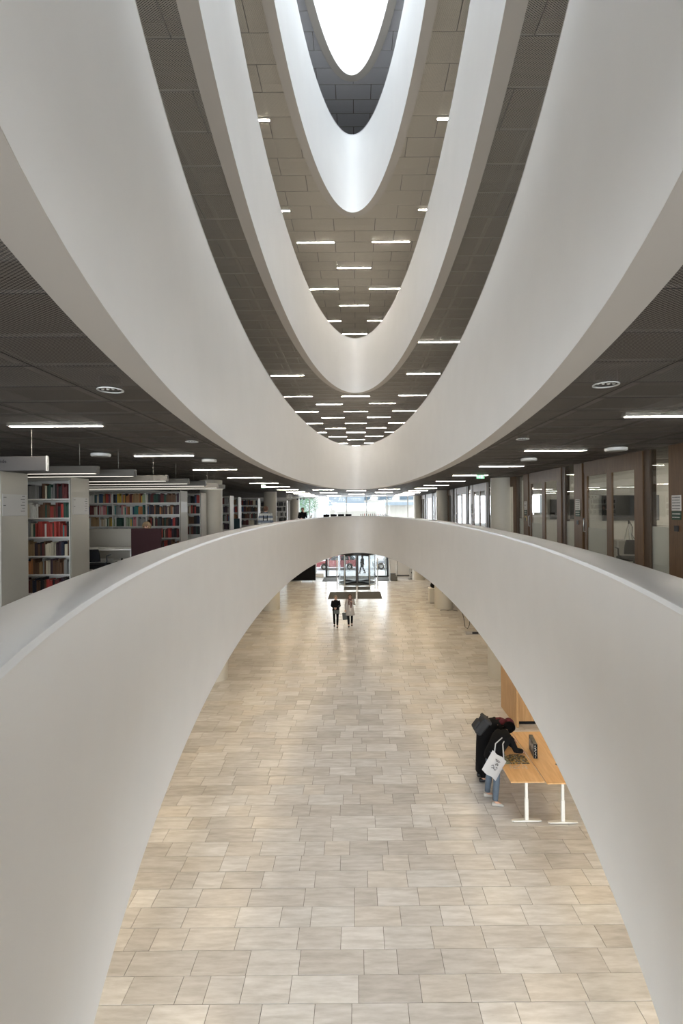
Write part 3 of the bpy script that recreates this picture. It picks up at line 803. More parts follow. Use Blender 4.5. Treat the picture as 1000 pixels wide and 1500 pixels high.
def bookrange(y, x0, bays, zs, mixf, lab, where, grp, top=2.13, depth=.60, panel=True, indiv=True, minz=0.3, bayw=1.0, visible_from=None, frac=None, endx=EX, fascia=False):
    """A run of double-sided shelving along x whose shelves face the viewer; its end panel faces the void."""
    t = empty('bookcase', (x0, y, 0), 0, lab, 'bookcase')
    L = endx-x0
    def pb(mb, a, b, c, d, e, f): mb.box(a-x0, b-x0, c-y, d-y, e, f)
    m = MB(); pb(m, x0, endx-.03, y+depth/2-.01, y+depth/2+.01, 0, top); m.build('back_panel', SHELFW, t)
    m = MB(); pb(m, x0, endx-.03, y, y+depth, top, top+.03); m.build('top_panel', GREYP, t)
    if fascia:
        m = MB(); pb(m, x0, endx-.03, y-.004, y+.016, top-.01, top+.09); m.build('fascia', GREYP, t)
    for k in range(bays+1):
        xx = endx-.03-k*bayw
        m = MB(); pb(m, xx-.012, xx+.012, y, y+depth, 0, top); m.build('upright', SHELFW, t)
    m = MB(); m.bbox(endx-.03-x0, endx-x0, -.0, depth, 0, top+.05, .004); ep = m.build('end_panel', GREYP, t)
    if panel:
        m = MB(); m.bbox(endx-x0, endx+.006-x0, .03, depth-.03, 1.53, 1.85, .002); sg = m.build('sign_plate', SIGN, ep)
    for k in range(bays):
        xa = endx-.03-(k+1)*bayw+.012; xb = xa+bayw-.024
        for q, z in enumerate(zs):
            m = MB(); pb(m, xa, xb, y+.004, y+.285, z-.022, z); m.build('shelf', SHELFW, t)
            if visible_from is not None and xb < visible_from: continue
            if z < minz: continue
            fr = 1.0 if frac is None else frac(k, q)
            w_ = f'{ORD[q] if q else "top"} shelf of {where[k]}'
            fill_row(xa, xb, y, z, mixf(k, q), w_, grp, indiv=indiv, frac=fr)
    return t
Z5 = [1.825, 1.475, 1.125, .775, .435, .09]
nearmix = lambda k, q: [MIX_D, MIX_R, MIX_R, MIX_B, MIX_B, MIX_D][q]
# nearest range: only its end panel and flank show
EX_SAVE = EX
# whole near panel
bookrange(6.93, -7.2, 2, Z5, nearmix, 'nearest grey bookcase showing mostly its broad end panel', ['the nearest bookcase']*2, 'books in the nearest bookcase', panel=True, indiv=False, minz=.05, top=2.13, endx=-5.10, depth=.58)
bookrange(8.88, -8.2, 3, Z5, nearmix, 'grey bookcase with five visible shelves of dark and red books beside the balustrade',
          ['the bookcase beside the broad panel']*3, 'books in the nearest full bookcase', top=2.17, minz=0.05, visible_from=-5.3, fascia=True)
MIXK = lambda k, q: [[MIX_D, MIX_B, MIX_D, MIX_D, MIX_D, MIX_D], [MIX_L+['orange', 'tan']*2, MIX_L, MIX_L+['red']*2, MIX_B, MIX_B, MIX_B], [MIX_L, MIX_L+['pink']*3, MIX_L, MIX_B, MIX_B, MIX_B]][min(k, 2)][q]
bookrange(14.4, -8.35, 3, Z5[:5]+[.09], MIXK, 'long white bookcase with colourful books behind the study desk', ['the long bookcase beside its end', 'the long bookcase, middle bay', 'the long bookcase, first bay'], 'books in the long bookcase behind the desk', top=2.13, minz=.4)
dmix = lambda k, q: MIX_D+MIX_B
far_ranges = [(16.3, 'bookcase just past the long one, beside the near round column'), (18.2, 'bookcase hidden behind the near round column'), (20.05, 'bookcase just past the near round column'),
              (22.5, 'bookcase of brown books behind the person in the striped sweater'), (25.75, 'bookcase beside the second round column'), ]
for yy, lab in far_ranges:
    bookrange(yy, -9.3, 4, Z5, dmix, lab, ['a far bookcase']*4, 'books in the far bookcases', indiv=False, minz=.7, panel=False, top=2.13, visible_from=-9.5, endx=EX if yy != 22.5 else -5.5)
bookrange(33.0, -6.6, 2, Z5, lambda k, q: ['black', 'charcoal', 'grey', 'white'], 'white framed bookcase far away near the street glazing', ['a far bookcase']*2, 'books in the far bookcases', indiv=False, minz=.7, panel=False, endx=-4.75, bayw=.9, depth=.3)
sb = stuffbooks.build('shelved_books', BOOKT); tag(sb, 'rows of books filling the far bookcases and lower shelves', 'books', None, 'stuff')
print('books left', BOOKS_LEFT[0])
# small printed lines on the end panel signs
for yy, xx in ((6.96, -5.09), (8.93, -5.23)):
    t = empty('call_number_sign', (xx, yy, 1.70), 0, 'small printed shelf guide on the broad near end panel' if yy < 8 else 'small printed shelf guide on the narrow bookcase end panel', 'sign')
    MB().box(0, .002, 0, .50, -.15, .15).build('sheet', SIGN, t)
    mb = MB()
    for q in range(6): mb.box(.0021, .003, .40-.03*(q % 2), .46, .12-.045*q, .13-.045*q)
    mb.box(.0021, .003, .01, .07, .10, .11)
    mb.box(.0021, .003, .01, .06, -.02, -.01); mb.build('lettering', TXTG, t)

# hanging aisle lights and the hanging sign
for k in range(7):
    y = [7.8, 8.5, 10.0, 11.1, 12.2, 13.3, 13.95][k]; z = 2.2
    x1 = [-4.16, -3.88, -3.9, -3.84, -3.8, -3.8, -3.8][k]
    t = empty('aisle_light', (x1-2.2, y, z), 0, f'long hanging box lamp over the bookcase aisles, {nthn[k]} of the row', 'hanging lamp')
    MB().bbox(-2.2, 2.2, -.05, .05, 0.0, .12, .005).build('housing', plain('aisle_housing', (.11, .10, .088), .5) if 'aisle_housing' not in MATS else MATS['aisle_housing'], t)
    MB().box(-2.15, 2.15, -.03, .03, -.006, .001).build('diffuser', plain('aisle_diffuser', (.8, .78, .7), .5, emis=(1, .93, .8), estr=.5) if 'aisle_diffuser' not in MATS else MATS['aisle_diffuser'], t)
    for sx in (-1.9, 1.9): MB().tube([(sx, 0, .14), (sx, 0, 2.68-z)], .003, 4).build('hanger', GREYP, t)
t = empty('hanging_sign', (-4.06-.9, 6.35, 2.13), 0, 'grey hanging direction sign at the edge of the bookcase aisle', 'sign')
MB().bbox(-.9, .9, -.012, .012, 0, .19, .003).build('board', plain('sign_board_grey', (.05, .045, .042), .5), t)
MB().bbox(.895, .915, -.02, .02, -.005, .195, .002).build('edge_strip', SIGN, t)
text('lettering', 'teinde', .062, (.30, -.0135, .125), (R(90), 0, 0), BLACK, t)
for sx in (-.7, .7): MB().tube([(sx, 0, .19), (sx, 0, .55)], .003, 4).build('hanger', GREYP, t)

# study desk with screens
t = empty('study_desk', (-5.55, 11.15, 0), 0, 'white study desk with papers behind the balustrade', 'desk')
MB().bbox(-.95, .62, -.42, .42, .71, .74, .004).build('desktop', TABW, t)
for sx in (-.85, .52):
    for sy in (-.36, .36): MB().box(sx-.02, sx+.02, sy-.02, sy+.02, 0, .71).build('leg', WHITEM, t)
t = MB().bbox(-6.5, -4.93, 11.6, 11.64, .45, 1.16, .006).build('desk_screen', plain('pale_felt', (.47, .44, .38), .95, bump=.4)); tag(t, 'pale grey felt screen standing behind the study desk', 'screen')
MAR = plain('maroon_felt', (.030, .010, .012), .95, bump=.4)
t = empty('desk_screen', (-4.62, 10.62, 0), 0, 'dark maroon felt desk screen between the desk and the long bookcase', 'screen')
MB().bbox(-.33, .33, -.02, .02, .45, 1.20, .006).build('felt_panel', MAR, t)
for sx in (-.25, .25): MB().box(sx-.015, sx+.015, -.02, .02, 0, .45).build('foot', BLACKM, t)
chair('office_chair', -5.35, 9.85, R(0), BLACK, 'black office chair pulled up to the study desk', None, .48, .83)
chair('office_chair', -6.0, 12.35, R(180), BLACK, 'black chair half hidden behind the white bookcase panel', None, .48, 1.02)
for k, (x, y, r, wd) in enumerate(((-5.55, 11.0, .2, .21), (-5.2, 11.2, -.3, .30), (-5.9, 11.25, .5, .21))):
    t = MB().box(-wd/2, wd/2, -.15, .15, 0, .004+.003*k).build('paper', plain('sheet_white', (.7, .69, .66), .8) if 'sheet_white' not in MATS else MATS['sheet_white'])
    t.location = (x, y, .7405); t.rotation_euler = (0, 0, r)
    tag(t, ['single white sheet in the middle of the study desk', 'thicker stack of white papers at the right of the study desk', 'turned white sheet at the left of the study desk'][k], 'paper')
t = empty('desk_screen', (-6.1, 20.6+1.0, 0), 0, 'far maroon felt screen in front of the brown bookcase', 'screen')
MB().bbox(-.30, .25, -.02, .02, .45, 1.2, .006).build('felt_panel', MAR, t)
MB().box(-.2, -.17, -.02, .02, 0, .45).build('foot', BLACKM, t)
t = empty('desk_screen', (-5.5, 21.6, 0), 0, 'far dark teal felt screen beside the striped sweater', 'screen')
MB().bbox(-.28, .28, -.02, .02, .45, 1.2, .006).build('felt_panel', plain('teal_felt', (.02, .045, .055), .95), t)
MB().box(-.2, -.17, -.02, .02, 0, .45).build('foot', BLACKM, t)

# far end of this floor: stools, low book display, laptop table, clock, track lamp
t = empty('wall_clock', (-4.55, 33.0, 2.42), 0, 'round grey clock hanging near the far white bookcase', 'clock')
MB().lathe([(.24, -.03), (.26, 0), (.24, .03)], 24, M=Matrix.Rotation(R(90), 4, 'X')).build('case', GREYP, t, auto=True)
MB().lathe([(.21, .031), (.21, .033)], 24, M=Matrix.Rotation(R(90), 4, 'X')).build('face', SHELFW, t, auto=True)
MB().box(-.006, .006, -.036, -.034, 0, .15).box(0, .1, -.036, -.034, -.006, .006).build('hands', BLACK, t)
MB().tube([(0, 0, .25), (0, 0, .28)], .01, 6).build('hanger', GREYP, t)
t = empty('track_light', (-3.55, 30.0, 2.25), 0, 'white hanging track with three small spot heads near the street glazing', 'track light')
MB().bbox(-1.0, 1.0, -.06, .06, 0, .06, .004).build('track', SHELFW, t)
for k in range(3): MB().lathe([(.035, 0), (.05, .09)], 12, M=Matrix.Translation((-.1+.2*k, -.08, -.09))).build('spot_head', BLACKM, t, auto=True)
for sx in (-.8, .8): MB().tube([(sx, 0, .06), (sx, 0, .43)], .004, 4).build('hanger', GREYP, t)
for k in range(4):
    x = -2.05+.5*k
    t = empty('bar_stool', (x, 32.5, 0), 0, f'black high-backed stool beyond the far balustrade, {ORD[k]} from the library side', 'stool', 'black stools beyond the far balustrade')
    MB().bbox(-.2, .2, -.2, .2, .74, .79, .015).build('seat', BLACK, t)
    MB().bbox(-.21, .21, .18, .21, .9, 1.235, .012).build('backrest', BLACK, t)
    for sx in (-1, 1):
        for sy in (-1, 1): MB().tube([(sx*.16, sy*.16, .74), (sx*.2, sy*.2, 0)], .012, 6).build('leg', BLACKM, t, smooth=True)
        MB().box(sx*.15-.01, sx*.15+.01, .175, .19, .76, .95).build('back_post', BLACKM, t)
t = empty('display_shelf', (1.2, 32.6, 0), 0, 'low dark book display beyond the far balustrade', 'display shelf')
MB().bbox(-1.0, 1.0, -.2, .2, 1.08, 1.10, .004).build('top', OAKD, t); 
for sx in (-.98, 0, .96): MB().box(sx, sx+.02, -.2, .2, 0, 1.08).build('side_panel', OAKD, t)
MB().box(-.96, .96, -.18, .18, .5, .52).build('shelf', OAKD, t)
for k in range(14):
    cn = ['dark red', 'brown', 'red', 'black', 'tan', 'dark red', 'charcoal'][k % 7]
    o = bpy.data.objects.new('book', book_mesh(.05, .13+.015*(k % 4), .15)); o.color = (*PAL[cn], 1); o.location = (.28+.13*k, 32.6, 1.1005); C.objects.link(o)
    tag(o, f'{cn} book standing on the low display beyond the balustrade, {nth(k)} along', 'book', 'books on the low display')
t = empty('high_table', (-2.95, 27.2, 0), 0, 'white high table carrying the laptop beyond the balustrade', 'table')
MB().bbox(-.5, .5, -.35, .35, 1.02, 1.05, .004).build('tabletop', TABW, t)
for sx in (-.42, .42): MB().box(sx-.03, sx+.03, -.03, .03, 0, 1.02).build('leg', WHITEM, t)
t = empty('laptop', (-2.7, 27.05, 1.05), R(-70), 'open laptop seen edge on beside the person in black', 'laptop')
MB().bbox(-.16, .16, -.11, .11, 0, .016, .003).build('keyboard_base', STEEL, t)
MB().bbox(-.16, .16, -.004, .004, 0, .22, .002, Matrix.Translation((0, .11, .014)) @ Matrix.Rotation(R(-25), 4, 'X')).build('lid', SHELFW, t)

# ================================================================ LOBBY
def oaktable(x0, x1, y0, y1, lab, h=.84):
    cx, cy = (x0+x1)/2, (y0+y1)/2
    t = empty('table', (cx, cy, G), 0, lab, 'table'); a, b = (x1-x0)/2, (y1-y0)/2
    MB().bbox(-a, a, -b, b, h-.026, h, .004).build('tabletop', BEECH, t)
    MB().box(-a+.1, a-.1, -b+.12, -b+.17, h-.07, h-.026).box(-a+.1, a-.1, b-.17, b-.12, h-.07, h-.026).build('crossbar', WHITEM, t)
    for sy in (-1, 1):
        yy = sy*(b-.1)
        lg = MB(); lg.bbox(-.035, .035, yy-.028, yy+.028, .04, .46, .006); lg.bbox(-.027, .027, yy-.021, yy+.021, .46, h-.026, .005)
        l = lg.build('leg', WHITEM, t)
        ft = MB(); v = []
        for (xx, hh, ww) in ((-.29, .028, .022), (-.25, .032, .034), (-.05, .045, .040), (.05, .045, .040), (.25, .032, .034), (.29, .028, .022)):
            v += [(xx, yy-ww, .014), (xx, yy+ww, .014), (xx, yy+ww, hh), (xx, yy-ww, hh)]
        f = [(0, 1, 2, 3), (23, 22, 21, 20)]
        for k in range(5):
            for q in range(4): f.append((k*4+q, (k+1)*4+q, (k+1)*4+(q+1) % 4, k*4+(q+1) % 4))
        ft.add(v, f); ft.build('foot', WHITEM, l)
        for sx in (-.26, .26): MB().lathe([(.016, 0), (.02, .014)], 10, cx=sx, cy=yy).build('foot_pad', BLACKM, l)
    return t
TZ = G+.84
oaktable(2.97, 3.64, 9.44, 11.55, 'beech topped table with white T legs, where the bent visitors lean')
oaktable(3.66, 4.33, 9.38, 11.55, 'second beech topped table, pushed against the first and partly hidden')
# jigsaw puzzle under way
t = empty('jigsaw_puzzle', (3.32, 10.33, TZ), 0, 'half finished dark jigsaw puzzle lying on the first table', 'puzzle')
rp = random.Random(5)
def puzzle(name, x0, x1, y0, y1, cols, keep, sz=.022):
    mb = MB(); x = x0
    while x < x1:
        y = y0
        while y < y1:
            if keep(x, y):
                c = rp.choice(cols); mb.tint = (*c, 1); j = rp.uniform(-.001, .001)
                s = sz*.47; cx, cy = x+sz/2, y+sz/2; k = sz*.12
                ring = [(cx-s, cy-s), (cx-k, cy-s), (cx, cy-s+k), (cx+k, cy-s), (cx+s, cy-s), (cx+s, cy-k), (cx+s+k*.9, cy), (cx+s, cy+k), (cx+s, cy+s), (cx-s, cy+s)]
                n = len(ring)
                mb.add([(p[0], p[1], .0) for p in ring] + [(p[0], p[1], .003+j*.5) for p in ring], [tuple(range(n, 2*n))] + [(i, (i+1) % n, n+(i+1) % n, n+i) for i in range(n)])
            y += sz
        x += sz
    return mb
TP = tintmat('puzzle_print', .4)
o = puzzle('p', -.16, .24, -.24, .26, [(.02, .02, .018), (.03, .03, .03), (.35, .18, .03), (.5, .35, .1), (.35, .33, .28), (.08, .07, .04), (.05, .06, .04)], lambda x, y: x*1.1+y < .36 and (x-.05)**2+(y+.1)**2 < .065).build('finished_part', TP, t); o['kind'] = 'stuff'
o = puzzle('q', -.36, -.14, -.24, .30, [(.22, .26, .18), (.30, .34, .26), (.16, .2, .14), (.38, .4, .33)], lambda x, y: rp.random() < .93).build('green_part', TP, t); o['kind'] = 'stuff'
mb = MB()
for k in range(46):
    x, y = rp.uniform(-.2, .18), rp.uniform(-.42, -.27); a = rp.uniform(0, 6); mb.tint = rp.choice([(.55, .53, .48, 1), (.42, .42, .40, 1), (.3, .32, .3, 1)])
    mb.box(-.009, .009, -.008, .008, 0, .002, Matrix.Translation((x, y, .0004)) @ Matrix.Rotation(a, 4, 'Z'))
o = mb.build('loose_pieces', TP, t); o['kind'] = 'stuff'
# puzzle box standing on the second table
t = empty('puzzle_box', (3.80, 10.52, TZ), R(-7), 'dark puzzle box standing upright on the second table', 'box')
MB().bbox(-.04, .04, -.22, .22, 0, .31, .003).build('carton', plain('box_side_grey', (.10, .095, .085), .5, var=.35, vscale=14), t)
MB().box(-.034, .039, -.2225, -.2205, .005, .305).build('printed_end', BLACK, t)
mb = MB(); rr = random.Random(3)
for k in range(16):
    z = .02+.017*k; ww = rr.uniform(.008, .03); xx = rr.uniform(-.02, .01)
    mb.box(xx-ww/2, xx+ww/2, -.2245, -.2228, z, z+rr.uniform(.004, .011))
for k in range(14):
    y = -.18+.026*k; mb.box(-.0412, -.0402, y, y+rr.uniform(.006, .016), rr.uniform(.08, .2), rr.uniform(.21, .28))
mb.build('printing', PAPER, t)
# small dark thing at table edge
t = empty('phone', (4.15, 10.02, TZ), R(20), 'small dark phone lying on the second table', 'phone')
MB().bbox(-.035, .035, -.07, .07, 0, .009, .002).build('case', BLACKM, t); MB().box(-.031, .031, -.064, .064, .009, .0095).build('glass_face', TVM, t)
# timber service desk and portal
t = empty('service_desk', (4.45, 13.6, G), 0, 'timber clad service desk with a tall veneered side wall', 'desk')
mb = MB(); mb.bbox(0.0, .07, 0, 1.45, 0, 2.3, .004); mb.build('side_wall', BEECHV, t)
mb = MB()
for k in range(4): mb.bbox(.07+.62*k, .07+.62*k+.617, .20, .23, .09, 1.15, .003)
mb.build('front_cladding', BEECHV, t)
MB().box(.07, 2.55, .22, .25, 0, .09).build('plinth', BLACK, t)
MB().bbox(.07, 2.6, .12, .75, 1.15, 1.19, .004).build('counter', BEECH, t)

# black display wall, mats, revolving door
t = empty('display_board', (-4.75, 41.2, G), 0, 'large black display board on feet near the street glazing', 'board')
MB().bbox(-1.25, 1.22, -.03, .03, .10, 2.3, .006).build('board', BLACK, t)
for xx in (-1.0, 0, 1.0): MB().bbox(xx-.03, xx+.03, -.3, .3, 0, .045, .006).box(xx-.02, xx+.02, -.03, .03, .045, .12).build('foot', WHITEM, t)
def mat(x0, x1, y0, y1, lab, h=.012):
    o = MB().bbox(x0, x1, y0, y1, G, G+h, .003).build('entrance_mat', MATM); tag(o, lab, 'mat'); return o
mat(-2.02, -.10, 33.2, 36.0, 'large dark entrance mat behind the walking visitors, library side half')
mat(.02, 1.72, 33.2, 36.0, 'large dark entrance mat behind the walking visitors, empty half')
mat(-1.02, -.08, 36.9, 38.3, 'small dark mat at the mouth of the revolving door, library side')
mat(.04, 1.0, 36.9, 38.3, 'small dark mat at the mouth of the revolving door, other side')
mat(-2.98, -1.75, 41.2, 43.75, 'dark mat strip beside the revolving door under the black post')
mat(1.75, 2.78, 41.2, 43.75, 'dark mat strip between the revolving door and the grey bin')
mat(-1.5, 1.5, 42.1, 44.2, 'dark mat outside the revolving drum')
DC = (0.0, 40.4)
t = empty('revolving_door', (DC[0], DC[1], G), 0, 'glazed revolving entrance door with black framed wings and steel posts', 'door')
def arcwall(a0, a1, r, z0, z1, th, name, mt, n=14):
    v = []; f = []
    for i in range(n+1):
        a = a0+(a1-a0)*i/n
        for rr_ in (r, r+th):
            for z in (z0, z1): v.append((rr_*math.cos(a), rr_*math.sin(a), z))
    for i in range(n):
        a, b = i*4, (i+1)*4
        for q in ((0, 1), (1, 3), (3, 2), (2, 0)): f.append((a+q[0], b+q[0], b+q[1], a+q[1]))
    f += [(0, 2, 3, 1), (n*4, n*4+1, n*4+3, n*4+2)]
    return MB().add(v, f).build(name, mt, t)
for s0 in (R(130), R(-50)):
    arcwall(s0, s0+R(100), 1.56, .03, 2.42, .012, 'curved_glass', GLASS)
    arcwall(s0, s0+R(100), 1.55, 0, .06, .035, 'bottom_rail', STEEL)
    for a in (s0, s0+R(100)): MB().lathe([(.045, 0), (.045, 2.45)], 12, cx=1.57*math.cos(a), cy=1.57*math.sin(a)).build('steel_post', STEEL, t, auto=True)
arcwall(0, 2*math.pi, 1.50, 2.42, 2.72, .12, 'canopy_ring', BLACKM, 36)
MB().lathe([(1.6, 2.70), (1.6, 2.73)], 36).build('canopy_top', BLACKM, t, auto=True)
MB().lathe([(.05, .01), (.05, 2.5)], 14).build('centre_shaft', STEEL, t, auto=True)
MB().lathe([(1.52, .002), (1.52, .006)], 36).build('drum_mat', MATM, t)
for k in range(4):
    M = Matrix.Rotation(R(45+90*k), 4, 'Z'); b = MB()
    b.box(.06, .14, -.025, .025, .03, 2.40, M).box(1.40, 1.50, -.03, .03, .03, 2.40, M).box(.12, 1.42, -.025, .025, .03, .15, M).box(.12, 1.42, -.025, .025, 2.30, 2.40, M)
    wg = b.build('wing_frame', BLACKM, t); MB().box(.12, 1.42, -.005, .005, .13, 2.31, M).build('wing_glass', GLASS, wg)
    MB().tube([M @ Vector((.2, -.06, 1.05)), M @ Vector((1.35, -.06, 1.05))], .014, 6).build('push_bar', STEEL, wg, smooth=True)
# glazed screen each side of the revolving door
for sx, nm in ((-1, 'library side'), (1, 'bin side')):
    t = empty('entrance_screen', (sx*2.15, 43.9, G), 0, f'black framed swing door beside the revolving drum, {nm}', 'door')
    x0, x1 = (-.62, .52) if sx < 0 else (-.52, .62)
    xo = x0 if sx < 0 else x1
    MB().box(xo-.09, xo+.09, -.08, .08, 0, 3.6).build('black_post', BLACKM, t)
    MB().box(x0, x1, -.04, .04, 2.3, 2.4).box(x0, x1, -.04, .04, 0, .08).box((x1 if sx < 0 else x0)-.05, (x1 if sx < 0 else x0)+.05, -.05, .05, 0, 3.6).build('door_frame', BLACKM, t)
    MB().box(x0, x1, -.006, .006, .08, 2.3).build('pane', GLASS, t)
    MB().tube([(x0+.1, -.08, 1.0), (x1-.1, -.08, 1.0)], .016, 6).build('push_bar', STEEL, t, smooth=True)
for k, (x, y) in enumerate(((-1.62, 39.0), (1.66, 39.1), (2.72, 40.8))):
    t = empty('steel_post', (x, y, G), 0, ['slim steel post before the revolving door beside the walkers', 'slim steel post on the empty mat side of the revolving door', 'slim steel post at the corner of the bin side mat'][k], 'post')
    MB().lathe([(.09, 0), (.09, .012), (.04, .018), (.04, 2.2), (.03, 2.22)], 14).build('post', STEEL, t, auto=True)
t = empty('litter_bin', (3.12, 41.5, G), 0, 'dark grey stepped bin between two slim posts', 'bin')
GB = plain('bin_grey', (.12, .115, .10), .5)
MB().bbox(-.27, .17, -.2, .2, 0.02, .58, .01).build('body', GB, t); MB().bbox(.17, .32, -.2, .2, 0.0, .34, .01).build('lower_body', GB, t)
MB().bbox(-.29, .19, -.22, .22, .58, .61, .006).build('lid', BLACKM, t)
for k, x in enumerate((2.88, 3.42)):
    t = empty('barrier_post', (x, 42.1, G), 0, ['thin grey post just behind the bin, door side', 'thin grey post just behind the bin, wall side'][k], 'post')
    MB().lathe([(.05, 0), (.02, .01), (.02, 1.35), (.012, 1.37)], 10).build('post', STEEL, t, auto=True)
t = empty('sign_stand', (4.72, 42.3, G), 0, 'freestanding slim sign on a dark round foot', 'sign stand')
MB().lathe([(.28, 0), (.28, .02), (.05, .04)], 20).build('foot', BLACKM, t, auto=True)
MB().lathe([(.03, .03), (.03, .9)], 10, cx=-.1).build('pole', STEEL, t, auto=True)
MB().bbox(-.14, .16, -.02, .02, .25, .92, .004).build('board', SIGN, t); MB().box(0, .08, -.022, -.0205, .5, .62).build('lettering', INK, t)
t = MB().bbox(-3.9, -3.05, 43.9, 44.2, G, G+.32, .01).build('radiator', WHITEM); tag(t, 'low white radiator under the street glazing beside the black board', 'radiator')
# wall door seam and skirting of far lobby wall
w_ = struct('trim_1', MB().box(2.85, XR, YF-.03, YF, G, G+.08), BLACKM)
MB().box(3.7, 3.74, YF-.02, YF, G+.08, G+2.3).build('door_seam', BLACKM, w_); MB().box(3.70, 3.78, YF-.06, YF-.02, G+1.5, G+1.75).build('card_reader', BLACKM, w_)
# low counter with black bag, next to the lettered column
t = empty('low_counter', (5.0, 31.8, G), 0, 'low beige counter box beside the lettered column', 'counter')
MB().bbox(-.28, .5, -.3, .3, .02, .92, .01).build('body', COLM, t); MB().box(-.26, .48, -.28, .28, 0, .02).build('plinth', BLACKM, t); MB().bbox(-.3, .52, -.32, .32, .92, .95, .005).build('top', WHITEM, t)
t = empty('black_bag', (4.98, 31.7, G+.965), 0, 'black rucksack sitting on the low beige counter', 'bag')
MB().ell((0, 0, .20), (.19, .13, .21), fn=lambda p: Vector((p.x*(1-.2*p.z), p.y, p.z))).build('body', BLACK, t, smooth=True)
MB().tube([(-.04, 0, .38), (0, 0, .46), (.04, 0, .38)], .01, 6).build('handle', BLACKM, t, smooth=True)
mb = MB()
for (x0, x1, z, h_) in ((-.18, .02, 1.12, .05), (-.18, .09, 1.0, .035)):
    x = x0; rr = random.Random(2)
    while x < x1:
        ww = rr.uniform(.012, .03)
        a0 = -math.pi/2 + x/.56; a1 = a0+ww/.56
        P = [(5.35+.555*math.cos(a), 30.0+.555*math.sin(a)) for a in (a0, a1)]
        mb.add([(P[0][0], P[0][1], G+z), (P[1][0], P[1][1], G+z), (P[1][0], P[1][1], G+z+h_), (P[0][0], P[0][1], G+z+h_)], [(0, 1, 2, 3)]); x += ww+.009
t = mb.build('column_lettering', INK); tag(t, 'two small lines of dark lettering on the thick lobby column', 'lettering')
t = MB().tube([(5.0, 29.2, G+.012), (5.25, 29.3, G+.012), (5.45, 29.1, G+.02), (5.75, 29.25, G+.012), (6.0, 29.0, G+.012)], .014, 6).build('cable', BLACKM, None, smooth=True)
tag(t, 'black cable lying on the floor beside the lettered column', 'cable')
t = MB().tube([(5.45, 25.4, G+.9), (5.5, 25.0, G+.5), (5.52, 24.8, G+.08), (5.62, 24.7, G+.015), (5.75, 24.8, G+.2), (5.8, 25.0, G+.7)], .017, 6).build('cable', BLACKM, None, smooth=True)
tag(t, 'black cable loop hanging to the lobby floor beside the floor box', 'cable')
t = empty('floor_box', (5.62, 23.8, G), 0, 'low grey floor box with a dark printed label', 'box')
MB().bbox(-.33, .4, -.2, .2, 0, .16, .006).build('body', SIGN, t); MB().box(-.02, .28, -.202, -.2005, .02, .13).build('label_plate', INK, t)

# ================================================================ STREET
st = struct('street', MB().box(-40, 40, YF+.2, 90, G-.2, G-.03), STREET); st['label'] = 'pale snowy street outside'
PV = plain('pavement', (.62, .63, .64), .6)
pv = struct('pavement', MB().box(-40, 40, YF+.2, 47.6, G-.03, G), PV)
BW = plain('stone_facade_pale', (.62, .58, .52), .7, var=.04); BG = plain('facade_grey_blue', (.28, .33, .38), .6); BGL = plain('window_glass_far', (.12, .16, .20), .15)
t = empty('building', (0, 64, G), 0, 'pale stone building across the street with dark window bands', 'building')
mb = MB(); mb.box(-3.6, 40, 0, 10, 0, 13); mb.build('wall', BW, t)
for z in (2.9, 6.4, 9.9): MB().box(-3.7, 40, -.3, 0, z, z+.25).build('ledge', BW, t)
for j, z in enumerate((.4, 5.6, 7.3, 10.4)):
    for k in range(14):
        if j == 1: continue
        w1 = MB().box(-3.0+2.9*k, -3.0+2.9*k+2.0, -.05, 0, z, z+(1.7 if j != 2 else 1.5)).build('window', BG, t)
        MB().box(-2.93+2.9*k, -3.07+2.9*k+2.0, -.08, -.05, z+.07, z+1.4).build('pane', BGL, w1)
MB().box(-3.65, 7.5, -1.2, 0, 6.6, 7.0).build('balcony_slab', BG, t); MB().box(-3.6, 1.0, -1.15, -1.1, 7.0, 7.9).build('balcony_panel', BG, t)
t = empty('building', (-18, 68, G), 0, 'grey blue building with tall piers seen past the library side glazing', 'building')
MB().box(-18, 12, 0, 10, 0, 11).build('wall', plain('far_wall_pale', (.7, .71, .72), .7), t)
for k in range(9): MB().box(-16+3.2*k, -16+3.2*k+1.1, -.6, 0, 0, 9.2).build('pier', BG, t)
MB().box(-18, 12, -.8, 0, 9.2, 10.2).build('cornice', BG, t)
# street tree
LEAF = plain('leaf_green', (.12, .25, .12), .7, var=.3); BARK = plain('bark', (.08, .06, .05), .9, bump=.5)
t = empty('street_tree', (-7.2, 57, G), 0, 'green street tree beyond the library side glazing', 'tree')
MB().tube([(0, 0, -.03), (.05, 0, 1.5), (0, .05, 3), (-.1, 0, 5.4)], [.22, .17, .14, .08], 10).build('trunk', BARK, t, smooth=True)
for k in range(6):
    a = k*1.05; MB().tube([(0, 0, 3.6+.3*k), (.8*math.cos(a), .8*math.sin(a), 5+.3*k), (1.6*math.cos(a), 1.6*math.sin(a), 6+.3*k)], [.07, .05, .02], 6).build('branch', BARK, t, smooth=True)
mb = MB(); rr = random.Random(4)
for k in range(2600):
    a, b_, q = rr.uniform(0, 6.28), rr.uniform(-1, 1), rr.random()**.4
    p = Vector((3.0*q*math.cos(a)*math.sqrt(1-b_*b_), 2.2*q*math.sin(a)*math.sqrt(1-b_*b_), 7.2+2.1*q*b_))
    M = Matrix.Translation(p) @ Euler((rr.uniform(0, 6), rr.uniform(0, 6), 0)).to_matrix().to_4x4()
    mb.add([(-.07, 0, 0), (0, -.05, .01), (.09, 0, 0), (0, .05, .01)], [(0, 1, 2, 3)], M)
o = mb.build('foliage', LEAF, t); o['kind'] = 'stuff'
